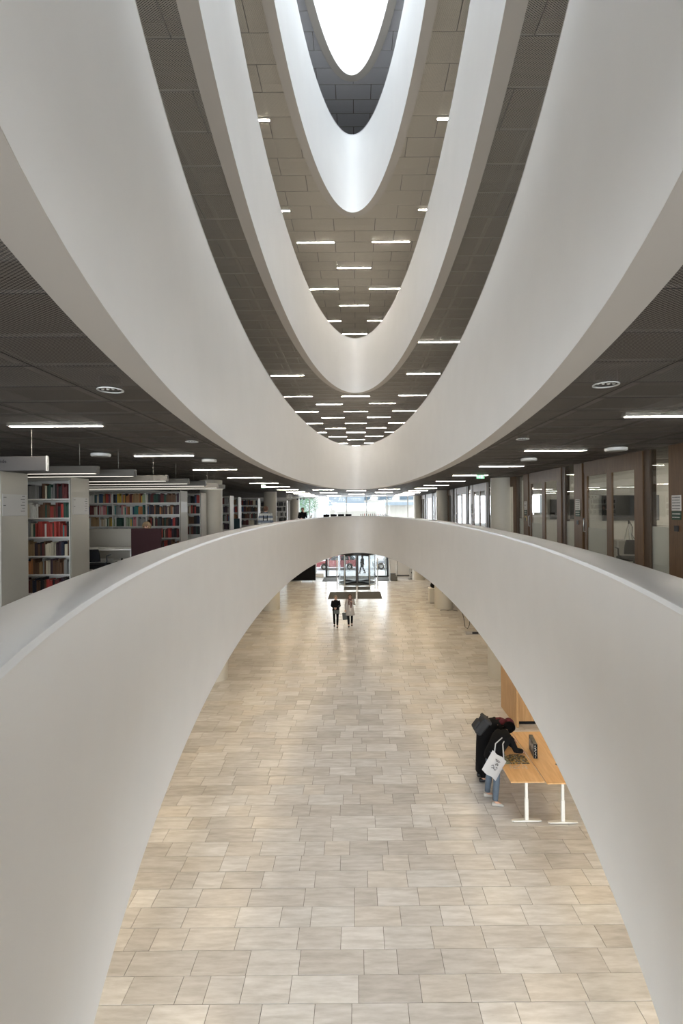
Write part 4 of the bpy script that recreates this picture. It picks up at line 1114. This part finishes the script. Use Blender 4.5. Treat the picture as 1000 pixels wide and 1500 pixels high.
# cars
CARGL = plain('car_glass', (.03, .04, .05), .08); TYRE = plain('tyre', (.015, .015, .016), .8)
def car(x, y, rz, col, lab):
    t = empty('car', (x, y, G-.03), rz, lab, 'car')
    paint = plain('car_paint_'+lab.split()[0], col, .25, coat=.8)
    def shell(secs, half_w, name, mt, parent, inset=.0):
        v = []; f = []; n = len(secs)
        ws = [-1, -.93, .93, 1]
        for wk, wq in enumerate(ws):
            for (px, pz) in secs:
                e = .97 if abs(wq) == 1 else 1.0
                v.append((px*e, wq*half_w*(1 - inset*max(0, (pz-.85))), .30+(pz-.30)*(1 if abs(wq) < 1 else .98)))
        for k in range(3):
            for i in range(n):
                j = (i+1) % n; f.append((k*n+i, k*n+j, (k+1)*n+j, (k+1)*n+i))
        f.append(tuple(reversed(range(n)))); f.append(tuple(3*n+i for i in range(n)))
        return MB().add(v, f).build(name, mt, parent)
    bodyp = [(-2.15, .32), (-1.72, .30), (-1.66, .52), (-1.5, .66), (-1.3, .70), (-1.1, .66), (-.94, .52), (-.88, .28), (.88, .28), (.94, .52), (1.1, .66), (1.3, .70), (1.5, .66), (1.66, .52), (1.72, .30), (2.1, .36),
             (2.18, .62), (2.12, .92), (1.95, 1.02), (.9, 1.0), (-.8, .98), (-1.5, .90), (-2.0, .74), (-2.18, .55)]
    shell(bodyp, .88, 'body', paint, t)
    shell([(-1.05, .94), (1.9, .98), (1.45, 1.40), (.9, 1.50), (-.05, 1.50), (-.5, 1.36)], .80, 'cabin', CARGL, t, .28)
    shell([(-.42, 1.41), (1.42, 1.44), (1.2, 1.50), (.85, 1.535), (0, 1.535), (-.3, 1.47)], .72, 'roof', paint, t, .1)
    for sy in (-1, 1):
        mb = MB()
        for (a, b_, c, d_) in ((.38, .98, .40, 1.46), (-.98, .96, -.42, 1.40), (1.28, .98, 1.22, 1.46)): mb.tube([(a, sy*.80, b_), (c, sy*.67, d_)], .045, 6)
        mb.build('pillar', paint, t)
    for wx in (-1.3, 1.3):
        for sy in (-1, 1):
            M = Matrix.Translation((wx, sy*.76, .32)) @ Matrix.Rotation(R(90), 4, 'X')
            w0 = MB().lathe([(.20, -.10), (.30, -.11), (.32, -.08), (.32, .08), (.30, .11), (.20, .10)], 22, M).build('wheel', TYRE, t, auto=True)
            MB().lathe([(.20, -.09), (.06, -.112), (.06, .112), (.20, .09)], 10, M).build('hub', STEEL, w0)
    MB().ell((-2.02, .62, .72), (.12, .2, .07)).ell((-2.02, -.62, .72), (.12, .2, .07)).build('headlight', WHITEM, t, smooth=True)
    MB().ell((2.10, .66, .85), (.07, .16, .08)).ell((2.10, -.66, .85), (.07, .16, .08)).build('taillight', plain('tail_red', (.3, .01, .01), .3) if 'tail_red' not in MATS else MATS['tail_red'], t, smooth=True)
    for sy in (-1, 1): MB().ell((-.62, sy*.97, 1.02), (.07, .10, .06)).build('wing_mirror', paint, t, smooth=True)
    return t
car(-2.05, 50.0, 0, (.40, .11, .12), 'red hatchback parked outside beyond the revolving door')
car(3.75, 50.0, 0, (.30, .32, .35), 'grey car parked outside, partly behind the entrance post')

# ================================================================ PEOPLE
SKIN = plain('skin', (.50, .30, .22), .5); H_BLOND = plain('hair_grey_blond', (.30, .24, .17), .6, bump=.5, bscale=90); H_BROWN = plain('hair_brown', (.10, .05, .03), .6, bump=.5, bscale=90)
H_BLACK = plain('hair_black', (.003, .0025, .0025), .9, spec=.05); H_TAN = plain('hair_tan', (.33, .22, .12), .6, bump=.5, bscale=90)
DENIM = plain('denim_blue', (.10, .13, .17), .85, bump=.3, var=.12, vscale=9); BLACKCL = plain('black_cloth', (.005, .005, .006), .9, spec=.15, bump=.3, bscale=60); COATG = plain('coat_light_grey', (.42, .39, .37), .9, bump=.3, bscale=60)
CREAM = plain('cream_knit', (.60, .57, .52), .9); SCARF = plain('scarf_brown', (.14, .07, .06), .9, var=.5, vscale=30); BURG = plain('burgundy_wool', (.085, .010, .02), .9, bump=.4); BAGG = plain('bag_grey', (.10, .11, .11), .8)
SHOEW = plain('shoe_pale', (.40, .38, .35), .6); SLATE = plain('backpack_slate', (.030, .031, .034), .8, bump=.2); TOTE = plain('tote_white', (.42, .42, .43), .85, bump=.3, bscale=40)
def V(*a): return Vector(a)
def skinbody(parent, J):
    names = ['pelvis', 'waist', 'chest', 'neck', 'skull', 'crown', 'chin', 'nose'] + [a+b for a in ('sh', 'el', 'wr', 'hip', 'kn', 'an', 'toe') for b in 'LR']
    fwd = J['fwd']; up = J['hup']
    P = dict(J); P['skull'] = J['head']; P['crown'] = J['head']+up*.055 - fwd*.01; P['chin'] = J['head'] - up*.085 + fwd*.045; P['nose'] = J['head'] - up*.015 + fwd*.098
    rad = dict(pelvis=.115, waist=.10, chest=.12, neck=.05, skull=.078, crown=.066, chin=.036, nose=.012, sh=.055, el=.04, wr=.027, hip=.075, kn=.052, an=.035, toe=.03)
    E = [('pelvis', 'waist'), ('waist', 'chest'), ('chest', 'neck'), ('neck', 'skull'), ('skull', 'crown'), ('skull', 'chin'), ('skull', 'nose')]
    for s in 'LR': E += [('chest', 'sh'+s), ('sh'+s, 'el'+s), ('el'+s, 'wr'+s), ('pelvis', 'hip'+s), ('hip'+s, 'kn'+s), ('kn'+s, 'an'+s), ('an'+s, 'toe'+s)]
    me = bpy.data.meshes.new('body'); me.from_pydata([tuple(P[n]) for n in names], [(names.index(a), names.index(b)) for a, b in E], [])
    me.materials.append(SKIN)
    o = bpy.data.objects.new('body', me); link(o, parent)
    bm = bmesh.new(); bm.from_mesh(me); lay = bm.verts.layers.skin.verify()
    for v, n in zip(bm.verts, names):
        r_ = rad.get(n, rad.get(n[:-1], .05)); v[lay].radius = (r_, r_); v[lay].use_root = (n == 'pelvis')
    bm.to_mesh(me); bm.free()
    m = o.modifiers.new('skin', 'SKIN'); m.use_smooth_shade = True
    m = o.modifiers.new('sub', 'SUBSURF'); m.levels = 1; m.render_levels = 2
    mb = MB()
    side = fwd.cross(up).normalized()
    for s in (-1, 1): mb.ell(tuple(J['head'] + fwd*.074 + side*.03*s + up*.012), (.011, .011, .011), nu=8, nv=5)
    mb.build('eyes', BLACK, parent, smooth=True)
    mb = MB()
    for s in (-1, 1): mb.ell(tuple(J['head'] + side*.082*s - up*.01), (.012, .022, .03), nu=8, nv=5)
    mb.build('ears', SKIN, parent, smooth=True)
    # hands: palm, four curled fingers and a thumb
    for s in 'LR':
        w_, e = J['wr'+s], J['el'+s]; d = (w_-e).normalized(); sd = d.cross(V(0, 0, 1))
        sd = sd.normalized() if sd.length > .1 else J['fwd'].normalized(); nrm = sd.cross(d).normalized()
        mb = MB(); mb.tube([w_-d*.01, w_+d*.03, w_+d*.075], [.026, .036, .034], 8)
        for q in range(4):
            o_ = sd*(.026-.0175*q); L = (.062, .070, .065, .052)[q]
            b0 = w_+d*.07+o_; b1 = b0+d*L*.5-nrm*.006; b2 = b1+d*L*.3-nrm*.02; b3 = b2-nrm*.018+d*.004
            mb.tube([b0, b1, b2, b3], [.0095, .009, .008, .006], 6)
        sg = 1 if s == 'L' else -1
        mb.tube([w_+d*.02+sd*.03*1, w_+d*.05+sd*.048-nrm*.006, w_+d*.078+sd*.05-nrm*.018], [.012, .0105, .007], 6)
        mb.build('hand', SKIN, parent, smooth=True)
def loft(parent, secs, side, name, mat, n=20, close=True, wob=.0):
    """secs: (centre, half width along side, half depth)."""
    mb = MB(); v = []; f = []; side = side.normalized()
    C_ = [s[0] for s in secs]
    for i, (c, a, b) in enumerate(secs):
        t_ = (C_[min(i+1, len(C_)-1)] - C_[max(i-1, 0)]).normalized(); sx = (side - t_*side.dot(t_)).normalized(); dy = t_.cross(sx)
        for k in range(n):
            an = 2*math.pi*k/n; ww = 1 + wob*math.sin(an*5+i*.7)
            ca, sa = math.cos(an), math.sin(an)
            v.append(c + sx*(a*ww*math.copysign(abs(ca)**.85, ca)) + dy*(b*ww*math.copysign(abs(sa)**.85, sa)))
    for i in range(len(secs)-1):
        for k in range(n):
            j = (k+1) % n; f.append((i*n+k, i*n+j, (i+1)*n+j, (i+1)*n+k))
    f.append(tuple(reversed(range(n)))); f.append(tuple((len(secs)-1)*n+k for k in range(n)))
    mb.add(v, f)
    if parent == 'mb': return mb
    return mb.build(name, mat, parent, smooth=True)
def merge(a, b):
    o = len(a.v); a.v += b.v
    for f in b.f: a.f.append([i+o for i in f])
    a.m += b.m; a.t += b.t; return a
def trousers(t, J, mat, k=1.0, low=.03):
    side = J['hipR']-J['hipL']; c = J['pelvis']
    mb = loft('mb', [(c+V(0, 0, .10), .155*k, .105*k), (c+V(0, 0, .02), .175*k, .12*k), (c-V(0, 0, .07), .165*k, .115*k)], side, '', None)
    for s in 'LR':
        h, kn, an = J['hip'+s], J['kn'+s], J['an'+s]
        merge(mb, loft('mb', [(h+(h-kn).normalized()*.03, .085*k, .095*k), (h+(kn-h)*.3, .085*k, .09*k), (kn, .064*k, .066*k), (kn+(an-kn)*.35, .066*k, .064*k), (an+(kn-an)*low/.4, .052*k, .054*k)], side, '', None, 14))
    return mb.build('trousers', mat, t, smooth=True)
def coat(t, J, mat, hem, name='jacket', wt=.0, sl=.058, hemw=(.19, .14)):
    side = J['shR']-J['shL']; p, w_, c, n = J['pelvis'], J['waist'], J['chest'], J['neck']
    secs = [(n+(n-c)*.12, .062, .058), (n-(n-c)*.10, .10, .072), (c+(n-c)*.55, .185+wt, .10+wt), (c, .185+wt, .125+wt), (w_, .16+wt, .118+wt), (p, .18+wt, .125+wt)]
    d = V(0, 0, -1)
    L = hem
    if L > 0:
        for q in (.33, .66, 1.0): secs.append((p+d*L*q, (.18+(hemw[0]-.18)*q)+wt, (.125+(hemw[1]-.125)*q)+wt))
    mb = loft('mb', secs, side, '', None, 22, wob=.012)
    for s in 'LR':
        sh, el, wr = J['sh'+s], J['el'+s], J['wr'+s]; inn = (J['chest']-sh).normalized()
        merge(mb, (lambda m: m)(MB().tube([sh+inn*.05, sh, sh+(el-sh)*.4, el, el+(wr-el)*.5, wr], [.06, sl+.008, sl, sl-.006, sl-.012, sl-.018], 12)))
    return mb.build(name, mat, t, smooth=True)
def shoes(t, J, mat, heel=0):
    for s in 'LR':
        a, to = J['an'+s], J['toe'+s]; d = (to-a); d.z = 0; d.normalize(); z0 = min(a.z-.075, to.z-.03)
        b = a.copy(); b.z = z0; sd = d.cross(V(0, 0, 1))
        mb = loft('mb', [(b-d*.075+V(0, 0, .045), .028, .035), (b-d*.05+V(0, 0, .045), .036, .043), (b+d*.05+V(0, 0, .04), .042, .038), (b+d*.13+V(0, 0, .03), .046, .028), (b+d*.175+V(0, 0, .022), .03, .018)], sd, '', None, 12)
        mb.build('shoe', mat, t, smooth=True)
def hair(t, J, mat, long=0, puff=1.0):
    h, u, f_ = J['head'], J['hup'], J['fwd']; sd = f_.cross(u).normalized()
    M = Matrix.Translation(h + u*.025 - f_*.018) @ Matrix((( *(sd), ), )).to_4x4() if False else None
    rot = Matrix((sd, f_, u)).transposed().to_4x4(); M = Matrix.Translation(h + u*.022 - f_*.014) @ rot
    def fn(p):
        q = p.copy()
        if q.y > .45 and q.z < .55: q.y = .45      # clears the face
        if q.z < -.2 and q.y > .2: q.y = .2
        return q
    mb = MB().ell((0, 0, 0), (.096*puff, .106*puff, .105*puff), M, 18, 12, fn)
    if long:
        mb.add(*(lambda m: (m.v, m.f))(loft('mb', [(h-f_*.04+u*.02, .09, .06), (h-f_*.055-u*.08, .095, .05), (h-f_*.06-u*(.08+long), .075, .03)], sd, '', None, 14)))
    return mb.build('hair', mat, t, smooth=True)
def standing(stride=.0, arms='down', h=1.66):
    k = h/1.70; S = lambda x, y, z: V(x*k, y*k, z*k)
    J = dict(pelvis=S(0, 0, .95), waist=S(0, .01, 1.10), chest=S(0, .0, 1.30), neck=S(0, .01, 1.46), head=S(0, .035, 1.585), fwd=V(0, 1, 0), hup=V(0, 0, 1),
             shL=S(-.175, 0, 1.40), shR=S(.175, 0, 1.40), hipL=S(-.09, 0, .92), hipR=S(.09, 0, .92),
             knL=S(-.095, stride*.55+.02, .50), knR=S(.095, -stride*.30+.03, .50), anL=S(-.09, stride, .085), anR=S(.09, -stride, .10 if stride else .085))
    J['toeL'] = J['anL']+V(0, .13, -.055); J['toeR'] = J['anR']+V(0, .13, -.055)
    if arms == 'down': J.update(elL=S(-.23, -.03, 1.12), elR=S(.23, -.03, 1.12), wrL=S(-.24, .05, .88), wrR=S(.24, .05, .88))
    elif arms == 'front': J.update(elL=S(-.23, -.01, 1.13), elR=S(.23, -.01, 1.13), wrL=S(-.05, .19, 1.06), wrR=S(.06, .20, 1.07))
    elif arms == 'oneup': J.update(elL=S(-.24, .0, 1.13), wrL=S(-.10, .17, 1.30), elR=S(.24, -.03, 1.12), wrR=S(.25, .04, .88))
    elif arms == 'chin': J.update(elL=S(-.23, .10, 1.14), wrL=S(-.06, .15, 1.42), elR=S(.24, .06, 1.13), wrR=S(.10, .26, 1.08))
    elif arms == 'swing': J.update(elL=S(-.22, -.12, 1.14), wrL=S(-.22, -.12, .9), elR=S(.22, .08, 1.14), wrR=S(.20, .22, .97))
    return J

# walker in black
t = empty('person', (-1.13, 25.4, G), R(178), 'woman in black jacket and trousers walking with hands together, beside the grey coat', 'person', 'two visitors walking from the entrance')
J = standing(.14, 'front', 1.64); skinbody(t, J); trousers(t, J, BLACKCL, .92); coat(t, J, BLACKCL, .06); shoes(t, J, BLACKM); hair(t, J, H_BLOND, .0, 1.03)
MB().bbox(-.04, .07, .20, .25, 1.0, 1.05, .012).build('gloves', CREAM, t)
t2 = empty('shoulder_bag', (-1.13+.04, 25.22, G+.72), R(178), 'small dark shoulder bag at the hip of the woman in black', 'bag')
MB().bbox(-.16, .14, -.05, .04, 0, .2, .02).build('body', BAGG, t2)
MB().tube([(-.15, -.02, .19), (-.17, -.08, .45), (.06, -.12, .68), (.14, -.02, .69)], .008, 5).build('strap', BLACKM, t2, smooth=True)
# walker in the grey coat
t = empty('person', (-.38, 25.5, G), R(184), 'woman in long light grey coat and patterned scarf walking with a shopping bag', 'person', 'two visitors walking from the entrance')
J = standing(-.17, 'oneup', 1.70); skinbody(t, J); trousers(t, J, BLACKCL, .95); coat(t, J, COATG, .36, 'coat', .012, hemw=(.24, .17)); shoes(t, J, BLACKM); hair(t, J, H_BROWN, .06)
MB().bbox(-.055, .055, .105, .155, .80, 1.40, .02).build('cream_top', CREAM, t)
sc_ = MB().tube([(-.10, .02, 1.46), (-.03, .12, 1.42), (.06, .12, 1.43), (.10, .0, 1.48), (0, -.07, 1.50), (-.10, .02, 1.46)], .038, 8)
sc_.tube([(-.03, .13, 1.42), (-.045, .17, 1.22), (-.03, .17, 1.0)], [.04, .045, .03], 8).tube([(.05, .13, 1.42), (.07, .165, 1.3), (.06, .165, 1.15)], [.035, .04, .03], 8); sc_.build('scarf', SCARF, t, smooth=True)
t2 = empty('shopping_bag', (-.65, 25.45, G+.36), R(10), 'grey shopping bag held by the woman in the grey coat', 'bag')
MB().add([(-.12, -.05, 0), (.12, -.05, 0), (.12, .05, 0), (-.12, .05, 0), (-.15, -.02, .36), (.12, -.02, .36), (.12, .02, .36), (-.15, .02, .36)], [(0, 3, 2, 1), (4, 5, 6, 7), (0, 1, 5, 4), (1, 2, 6, 5), (2, 3, 7, 6), (3, 0, 4, 7)]).build('body', BAGG, t2)
MB().tube([(-.07, 0, .36), (0, 0, .48), (.06, 0, .36)], .007, 5).build('handle', BAGG, t2, smooth=True)

# the two bent over the puzzle
def bent(name, P, loc, lab):
    t = empty('person', loc, 0, lab, 'person', 'two visitors bent over the table')
    J = {k: V(*v) - V(*loc[:2], 0) if k not in ('fwd', 'hup') else V(*v).normalized() for k, v in P.items()}
    return t, J
P1 = dict(pelvis=(2.86, 10.25, .95), waist=(2.93, 10.31, 1.07), chest=(3.07, 10.43, 1.20), neck=(3.22, 10.57, 1.29), head=(3.335, 10.68, 1.31), fwd=(.62, .42, -.66), hup=(.60, .42, .68),
          shL=(3.08, 10.64, 1.25), shR=(3.26, 10.38, 1.23), elL=(3.24, 10.80, 1.02), wrL=(3.42, 10.72, .91), elR=(3.36, 10.32, 1.01), wrR=(3.53, 10.48, .915),
          hipL=(2.82, 10.34, .91), hipR=(2.88, 10.17, .91), knL=(2.80, 10.36, .50), knR=(2.88, 10.10, .50), anL=(2.75, 10.36, .085), anR=(2.83, 10.04, .085), toeL=(2.88, 10.35, .03), toeR=(2.96, 10.03, .03))
t, J = bent('p1', P1, (2.80, 10.2, G), 'visitor in jeans and black jacket bent over the puzzle, tote bag at the hip')
skinbody(t, J); trousers(t, J, DENIM, .98); coat(t, J, BLACKCL, .05, 'jacket', .02, .066); shoes(t, J, SHOEW); hair(t, J, H_BLACK, 0.02, 1.28)
for s in 'LR':
    a = J['an'+s]; MB().tube([a+V(-.06, 0, -.075), a+V(.19, 0, -.078)], [.045, .04], 10).build('sole', SHOEW, t, smooth=True) if False else None
# tote bag
tb = empty('tote_bag', (2.79, 9.95, G+.89), 0, 'white tote bag with dark scrawled print hanging from the bent visitor', 'bag')
M = Matrix.Rotation(R(12), 4, 'Z') @ Matrix.Rotation(R(-8), 4, 'X') @ Matrix.Rotation(R(38), 4, 'Y')
b = MB(); N = 7; v = []; f = []
for side_ in (-1, 1):
    for j in range(N):
        for i in range(N):
            u, w_ = -1+2*i/(N-1), -1+2*j/(N-1)
            bul = .045*(1-u*u)**.5*(1-w_*.3)*max(.25, (1-w_*w_))**.5
            v.append((u*.19, side_*bul, w_*.22 + .012*math.sin(u*5)))
for s_ in (0, 1):
    for j in range(N-1):
        for i in range(N-1):
            a = s_*N*N+j*N+i; q = (a, a+1, a+N+1, a+N); f.append(q if s_ == 0 else q[::-1])
b.add(v, f, M).build('cloth', TOTE, tb, smooth=True)
pr = MB()
def pt(u, w_): return M @ V(u, -.052 + .03*(u*u+w_*w_)*8*.3, w_)
rr = random.Random(9)
for pts_ in ([(-.08, -.03), (-.05, .0), (-.02, -.03), (.0, -.06)], [(-.06, -.07), (-.02, -.045), (.02, -.07), (.05, -.05)], [(-.01, .05), (.02, .07), (.04, .05), (.03, .03)], [(-.07, .12), (-.02, .125), (.05, .12)], [(-.05, .10), (.04, .10)], [(.02, -.01), (.05, .0), (.06, -.03)], [(-.03, .04), (-.01, .02), (.02, .05)]):
    pr.tube([pt(*p) for p in pts_], .005, 5)
pr.build('scrawled_print', BLACK, tb)
MB().tube([M @ V(-.13, 0, .21), V(.06, .1, .40), V(.28, .36, .40), V(.38, .50, .38)], .012, 6).tube([M @ V(.12, 0, .21), V(.24, .2, .34), V(.38, .44, .36)], .012, 6).build('strap', TOTE, tb, smooth=True)
P2 = dict(pelvis=(2.84, 11.02, .98), waist=(2.93, 11.03, 1.11), chest=(3.08, 11.05, 1.24), neck=(3.28, 11.06, 1.27), head=(3.44, 11.06, 1.19), fwd=(.5, .0, -.87), hup=(.8, 0, .6),
          shL=(3.15, 11.22, 1.28), shR=(3.15, 10.90, 1.28), elL=(3.38, 11.28, 1.05), wrL=(3.5, 11.15, .91), elR=(3.38, 10.92, 1.02), wrR=(3.52, 11.0, .91),
          hipL=(2.84, 11.11, .93), hipR=(2.84, 10.93, .93), knL=(2.83, 11.13, .50), knR=(2.83, 10.93, .50), anL=(2.80, 11.14, .085), anR=(2.80, 10.92, .085), toeL=(2.93, 11.14, .03), toeR=(2.93, 10.92, .03))
t, J = bent('p2', P2, (2.83, 11.02, G), 'visitor in long black coat with backpack and burgundy cap, behind the jeans wearer')
skinbody(t, J); trousers(t, J, BLACKCL); coat(t, J, BLACKCL, .78, 'long_coat', .015, hemw=(.19, .15)); shoes(t, J, BLACKM); hair(t, J, H_BLACK, 0)
rot = Matrix((V(0, 1, 0), J['fwd'], J['hup'])).transposed().to_4x4()
MB().ell((0, 0, 0), (.14, .14, .12), Matrix.Translation(J['head']+J['hup']*.035-J['fwd']*.03) @ rot, 18, 10, lambda p: V(p.x, min(p.y, .55), max(p.z, -.35))).build('knitted_cap', BURG, t, smooth=True)
MB().tube([J['neck']+V(-.10, -.10, .03), J['neck']+V(-.02, -.09, .06), J['neck']+V(.05, -.02, .05), J['neck']+V(0, .1, .04), J['neck']+V(-.1, .06, .05), J['neck']+V(-.13, -.05, .06)], [.05, .06, .055, .05, .05, .045], 10).build('scarf', SCARF if False else BURG, t, smooth=True)
bp_ = empty('backpack', (2.86, 11.03, G+1.16), 0, 'dark slate backpack on the back of the long black coat', 'backpack')
Mb = Matrix.Translation((-.06, -.02, .09)) @ Matrix.Rotation(R(38), 4, 'Y')
MB().bbox(-.09, .10, -.16, .16, -.20, .20, .045, Mb).build('body', SLATE, bp_, auto=True)
MB().bbox(-.14, -.08, -.12, .12, -.17, .06, .025, Mb).build('front_pocket', SLATE, bp_, auto=True)
MB().bbox(-.10, .11, -.165, .165, .13, .21, .02, Mb).build('lid', SLATE, bp_, auto=True)
MB().tube([Mb @ V(0, -.03, .2), Mb @ V(0, 0, .25), Mb @ V(0, .03, .2)], .009, 5).build('handle', BLACKM, bp_, smooth=True)
for s in (-1, 1): MB().tube([Mb @ V(.10, s*.10, .17), Mb @ V(.22, s*.13, .05), Mb @ V(.20, s*.15, -.15)], .014, 6).build('strap', BLACKM, bp_, smooth=True)

# man in the striped sweater, seen from behind
t = empty('person', (-3.38, 18.0, 0), R(4), 'man in a blue and white striped sweater with a black H, seen from behind', 'person')
J = standing(0, 'down', 1.72); skinbody(t, J); trousers(t, J, BLACKCL)
STRIPE, ntS, bS = newmat('striped_knit')
tc = nd(ntS, 'ShaderNodeTexCoord'); sx_ = nd(ntS, 'ShaderNodeSeparateXYZ'); ntS.links.new(tc.outputs['Object'], sx_.inputs[0])
m1 = nd(ntS, 'ShaderNodeMath'); m1.operation = 'MULTIPLY'; m1.inputs[1].default_value = 1/.17; ntS.links.new(sx_.outputs[2], m1.inputs[0])
m2 = nd(ntS, 'ShaderNodeMath'); m2.operation = 'FRACT'; ntS.links.new(m1.outputs[0], m2.inputs[0])
cr = nd(ntS, 'ShaderNodeValToRGB'); cr.color_ramp.interpolation = 'CONSTANT'; e = cr.color_ramp.elements
e[0].color = (.55, .55, .52, 1); e[1].position = .5; e[1].color = (.16, .19, .24, 1)
ntS.links.new(m2.outputs[0], cr.inputs[0]); ntS.links.new(cr.outputs[0], bS.inputs['Base Color']); bS.inputs['Roughness'].default_value = .9
coat(t, J, STRIPE, .04, 'striped_sweater', .02, .064); shoes(t, J, BLACKM); hair(t, J, H_BROWN)
text('letter', 'H', .30, (0, -.155, 1.26), (R(90), 0, 0), BLACK, t, ext=.004)
# person in black by the laptop
t = empty('person', (-3.12, 27.95, 0), R(188), 'person in black with a hand at the chin beside the laptop', 'person')
J = standing(0, 'chin', 1.68); skinbody(t, J); trousers(t, J, BLACKCL); coat(t, J, BLACKCL, .04); shoes(t, J, BLACKM); hair(t, J, H_BROWN)
# seated reader behind the maroon screen
cx_, cy_ = -5.22, 12.1
t = empty('person', (cx_, cy_, 0), R(180), 'seated reader of whom only the tan hair shows over the maroon screen', 'person')
J = dict(pelvis=V(0, 0, .58), waist=V(0, .02, .72), chest=V(0, .03, .91), neck=V(0, .05, 1.06), head=V(0, .09, 1.185), fwd=V(0, 1, 0), hup=V(0, 0, 1), shL=V(-.17, .03, 1.0), shR=V(.17, .03, 1.0),
         elL=V(-.22, .08, .76), elR=V(.22, .08, .76), wrL=V(-.12, .28, .70), wrR=V(.12, .28, .70), hipL=V(-.09, .02, .56), hipR=V(.09, .02, .56), knL=V(-.11, .40, .52), knR=V(.11, .40, .52),
         anL=V(-.11, .38, .09), anR=V(.11, .38, .09), toeL=V(-.11, .5, .03), toeR=V(.11, .5, .03))
skinbody(t, J)
tr = MB()
for s in 'LR': tr.tube([J['hip'+s]+V(0, -.05, .02), J['hip'+s], J['kn'+s], J['an'+s]+V(0, 0, .05)], [.09, .095, .068, .055], 12)
tr.build('trousers', DENIM, t, smooth=True); coat(t, J, BLACKCL, 0.0, 'sweater'); shoes(t, J, BLACKM); hair(t, J, H_TAN, 0, 1.1)
MB().ell((0, -.06, 1.31), (.035, .035, .04)).build('hair_bun', H_BLACK, t, smooth=True)
ch = empty('stool', (cx_, cy_-.0, 0), 0, 'round stool under the seated reader behind the maroon screen', 'stool')
MB().lathe([(.19, .40), (.20, .42), (.20, .46), (.17, .478)], 20).build('seat', BLACK, ch, auto=True)
for k in range(4):
    a = R(45+90*k); MB().tube([(.13*math.cos(a), .13*math.sin(a), .41), (.18*math.cos(a), .18*math.sin(a), 0)], .014, 6).build('leg', BLACKM, ch, smooth=True)
# passer-by on the pavement
t = empty('person', (.52, 46.3, G), R(80), 'dark silhouette of a pedestrian in a padded coat walking past outside', 'person')
J = standing(.24, 'swing', 1.70); skinbody(t, J); trousers(t, J, BLACKCL); coat(t, J, BLACKCL, .18, 'padded_coat', .05, .08); shoes(t, J, BLACKM); hair(t, J, H_BLACK, .05, 1.1)
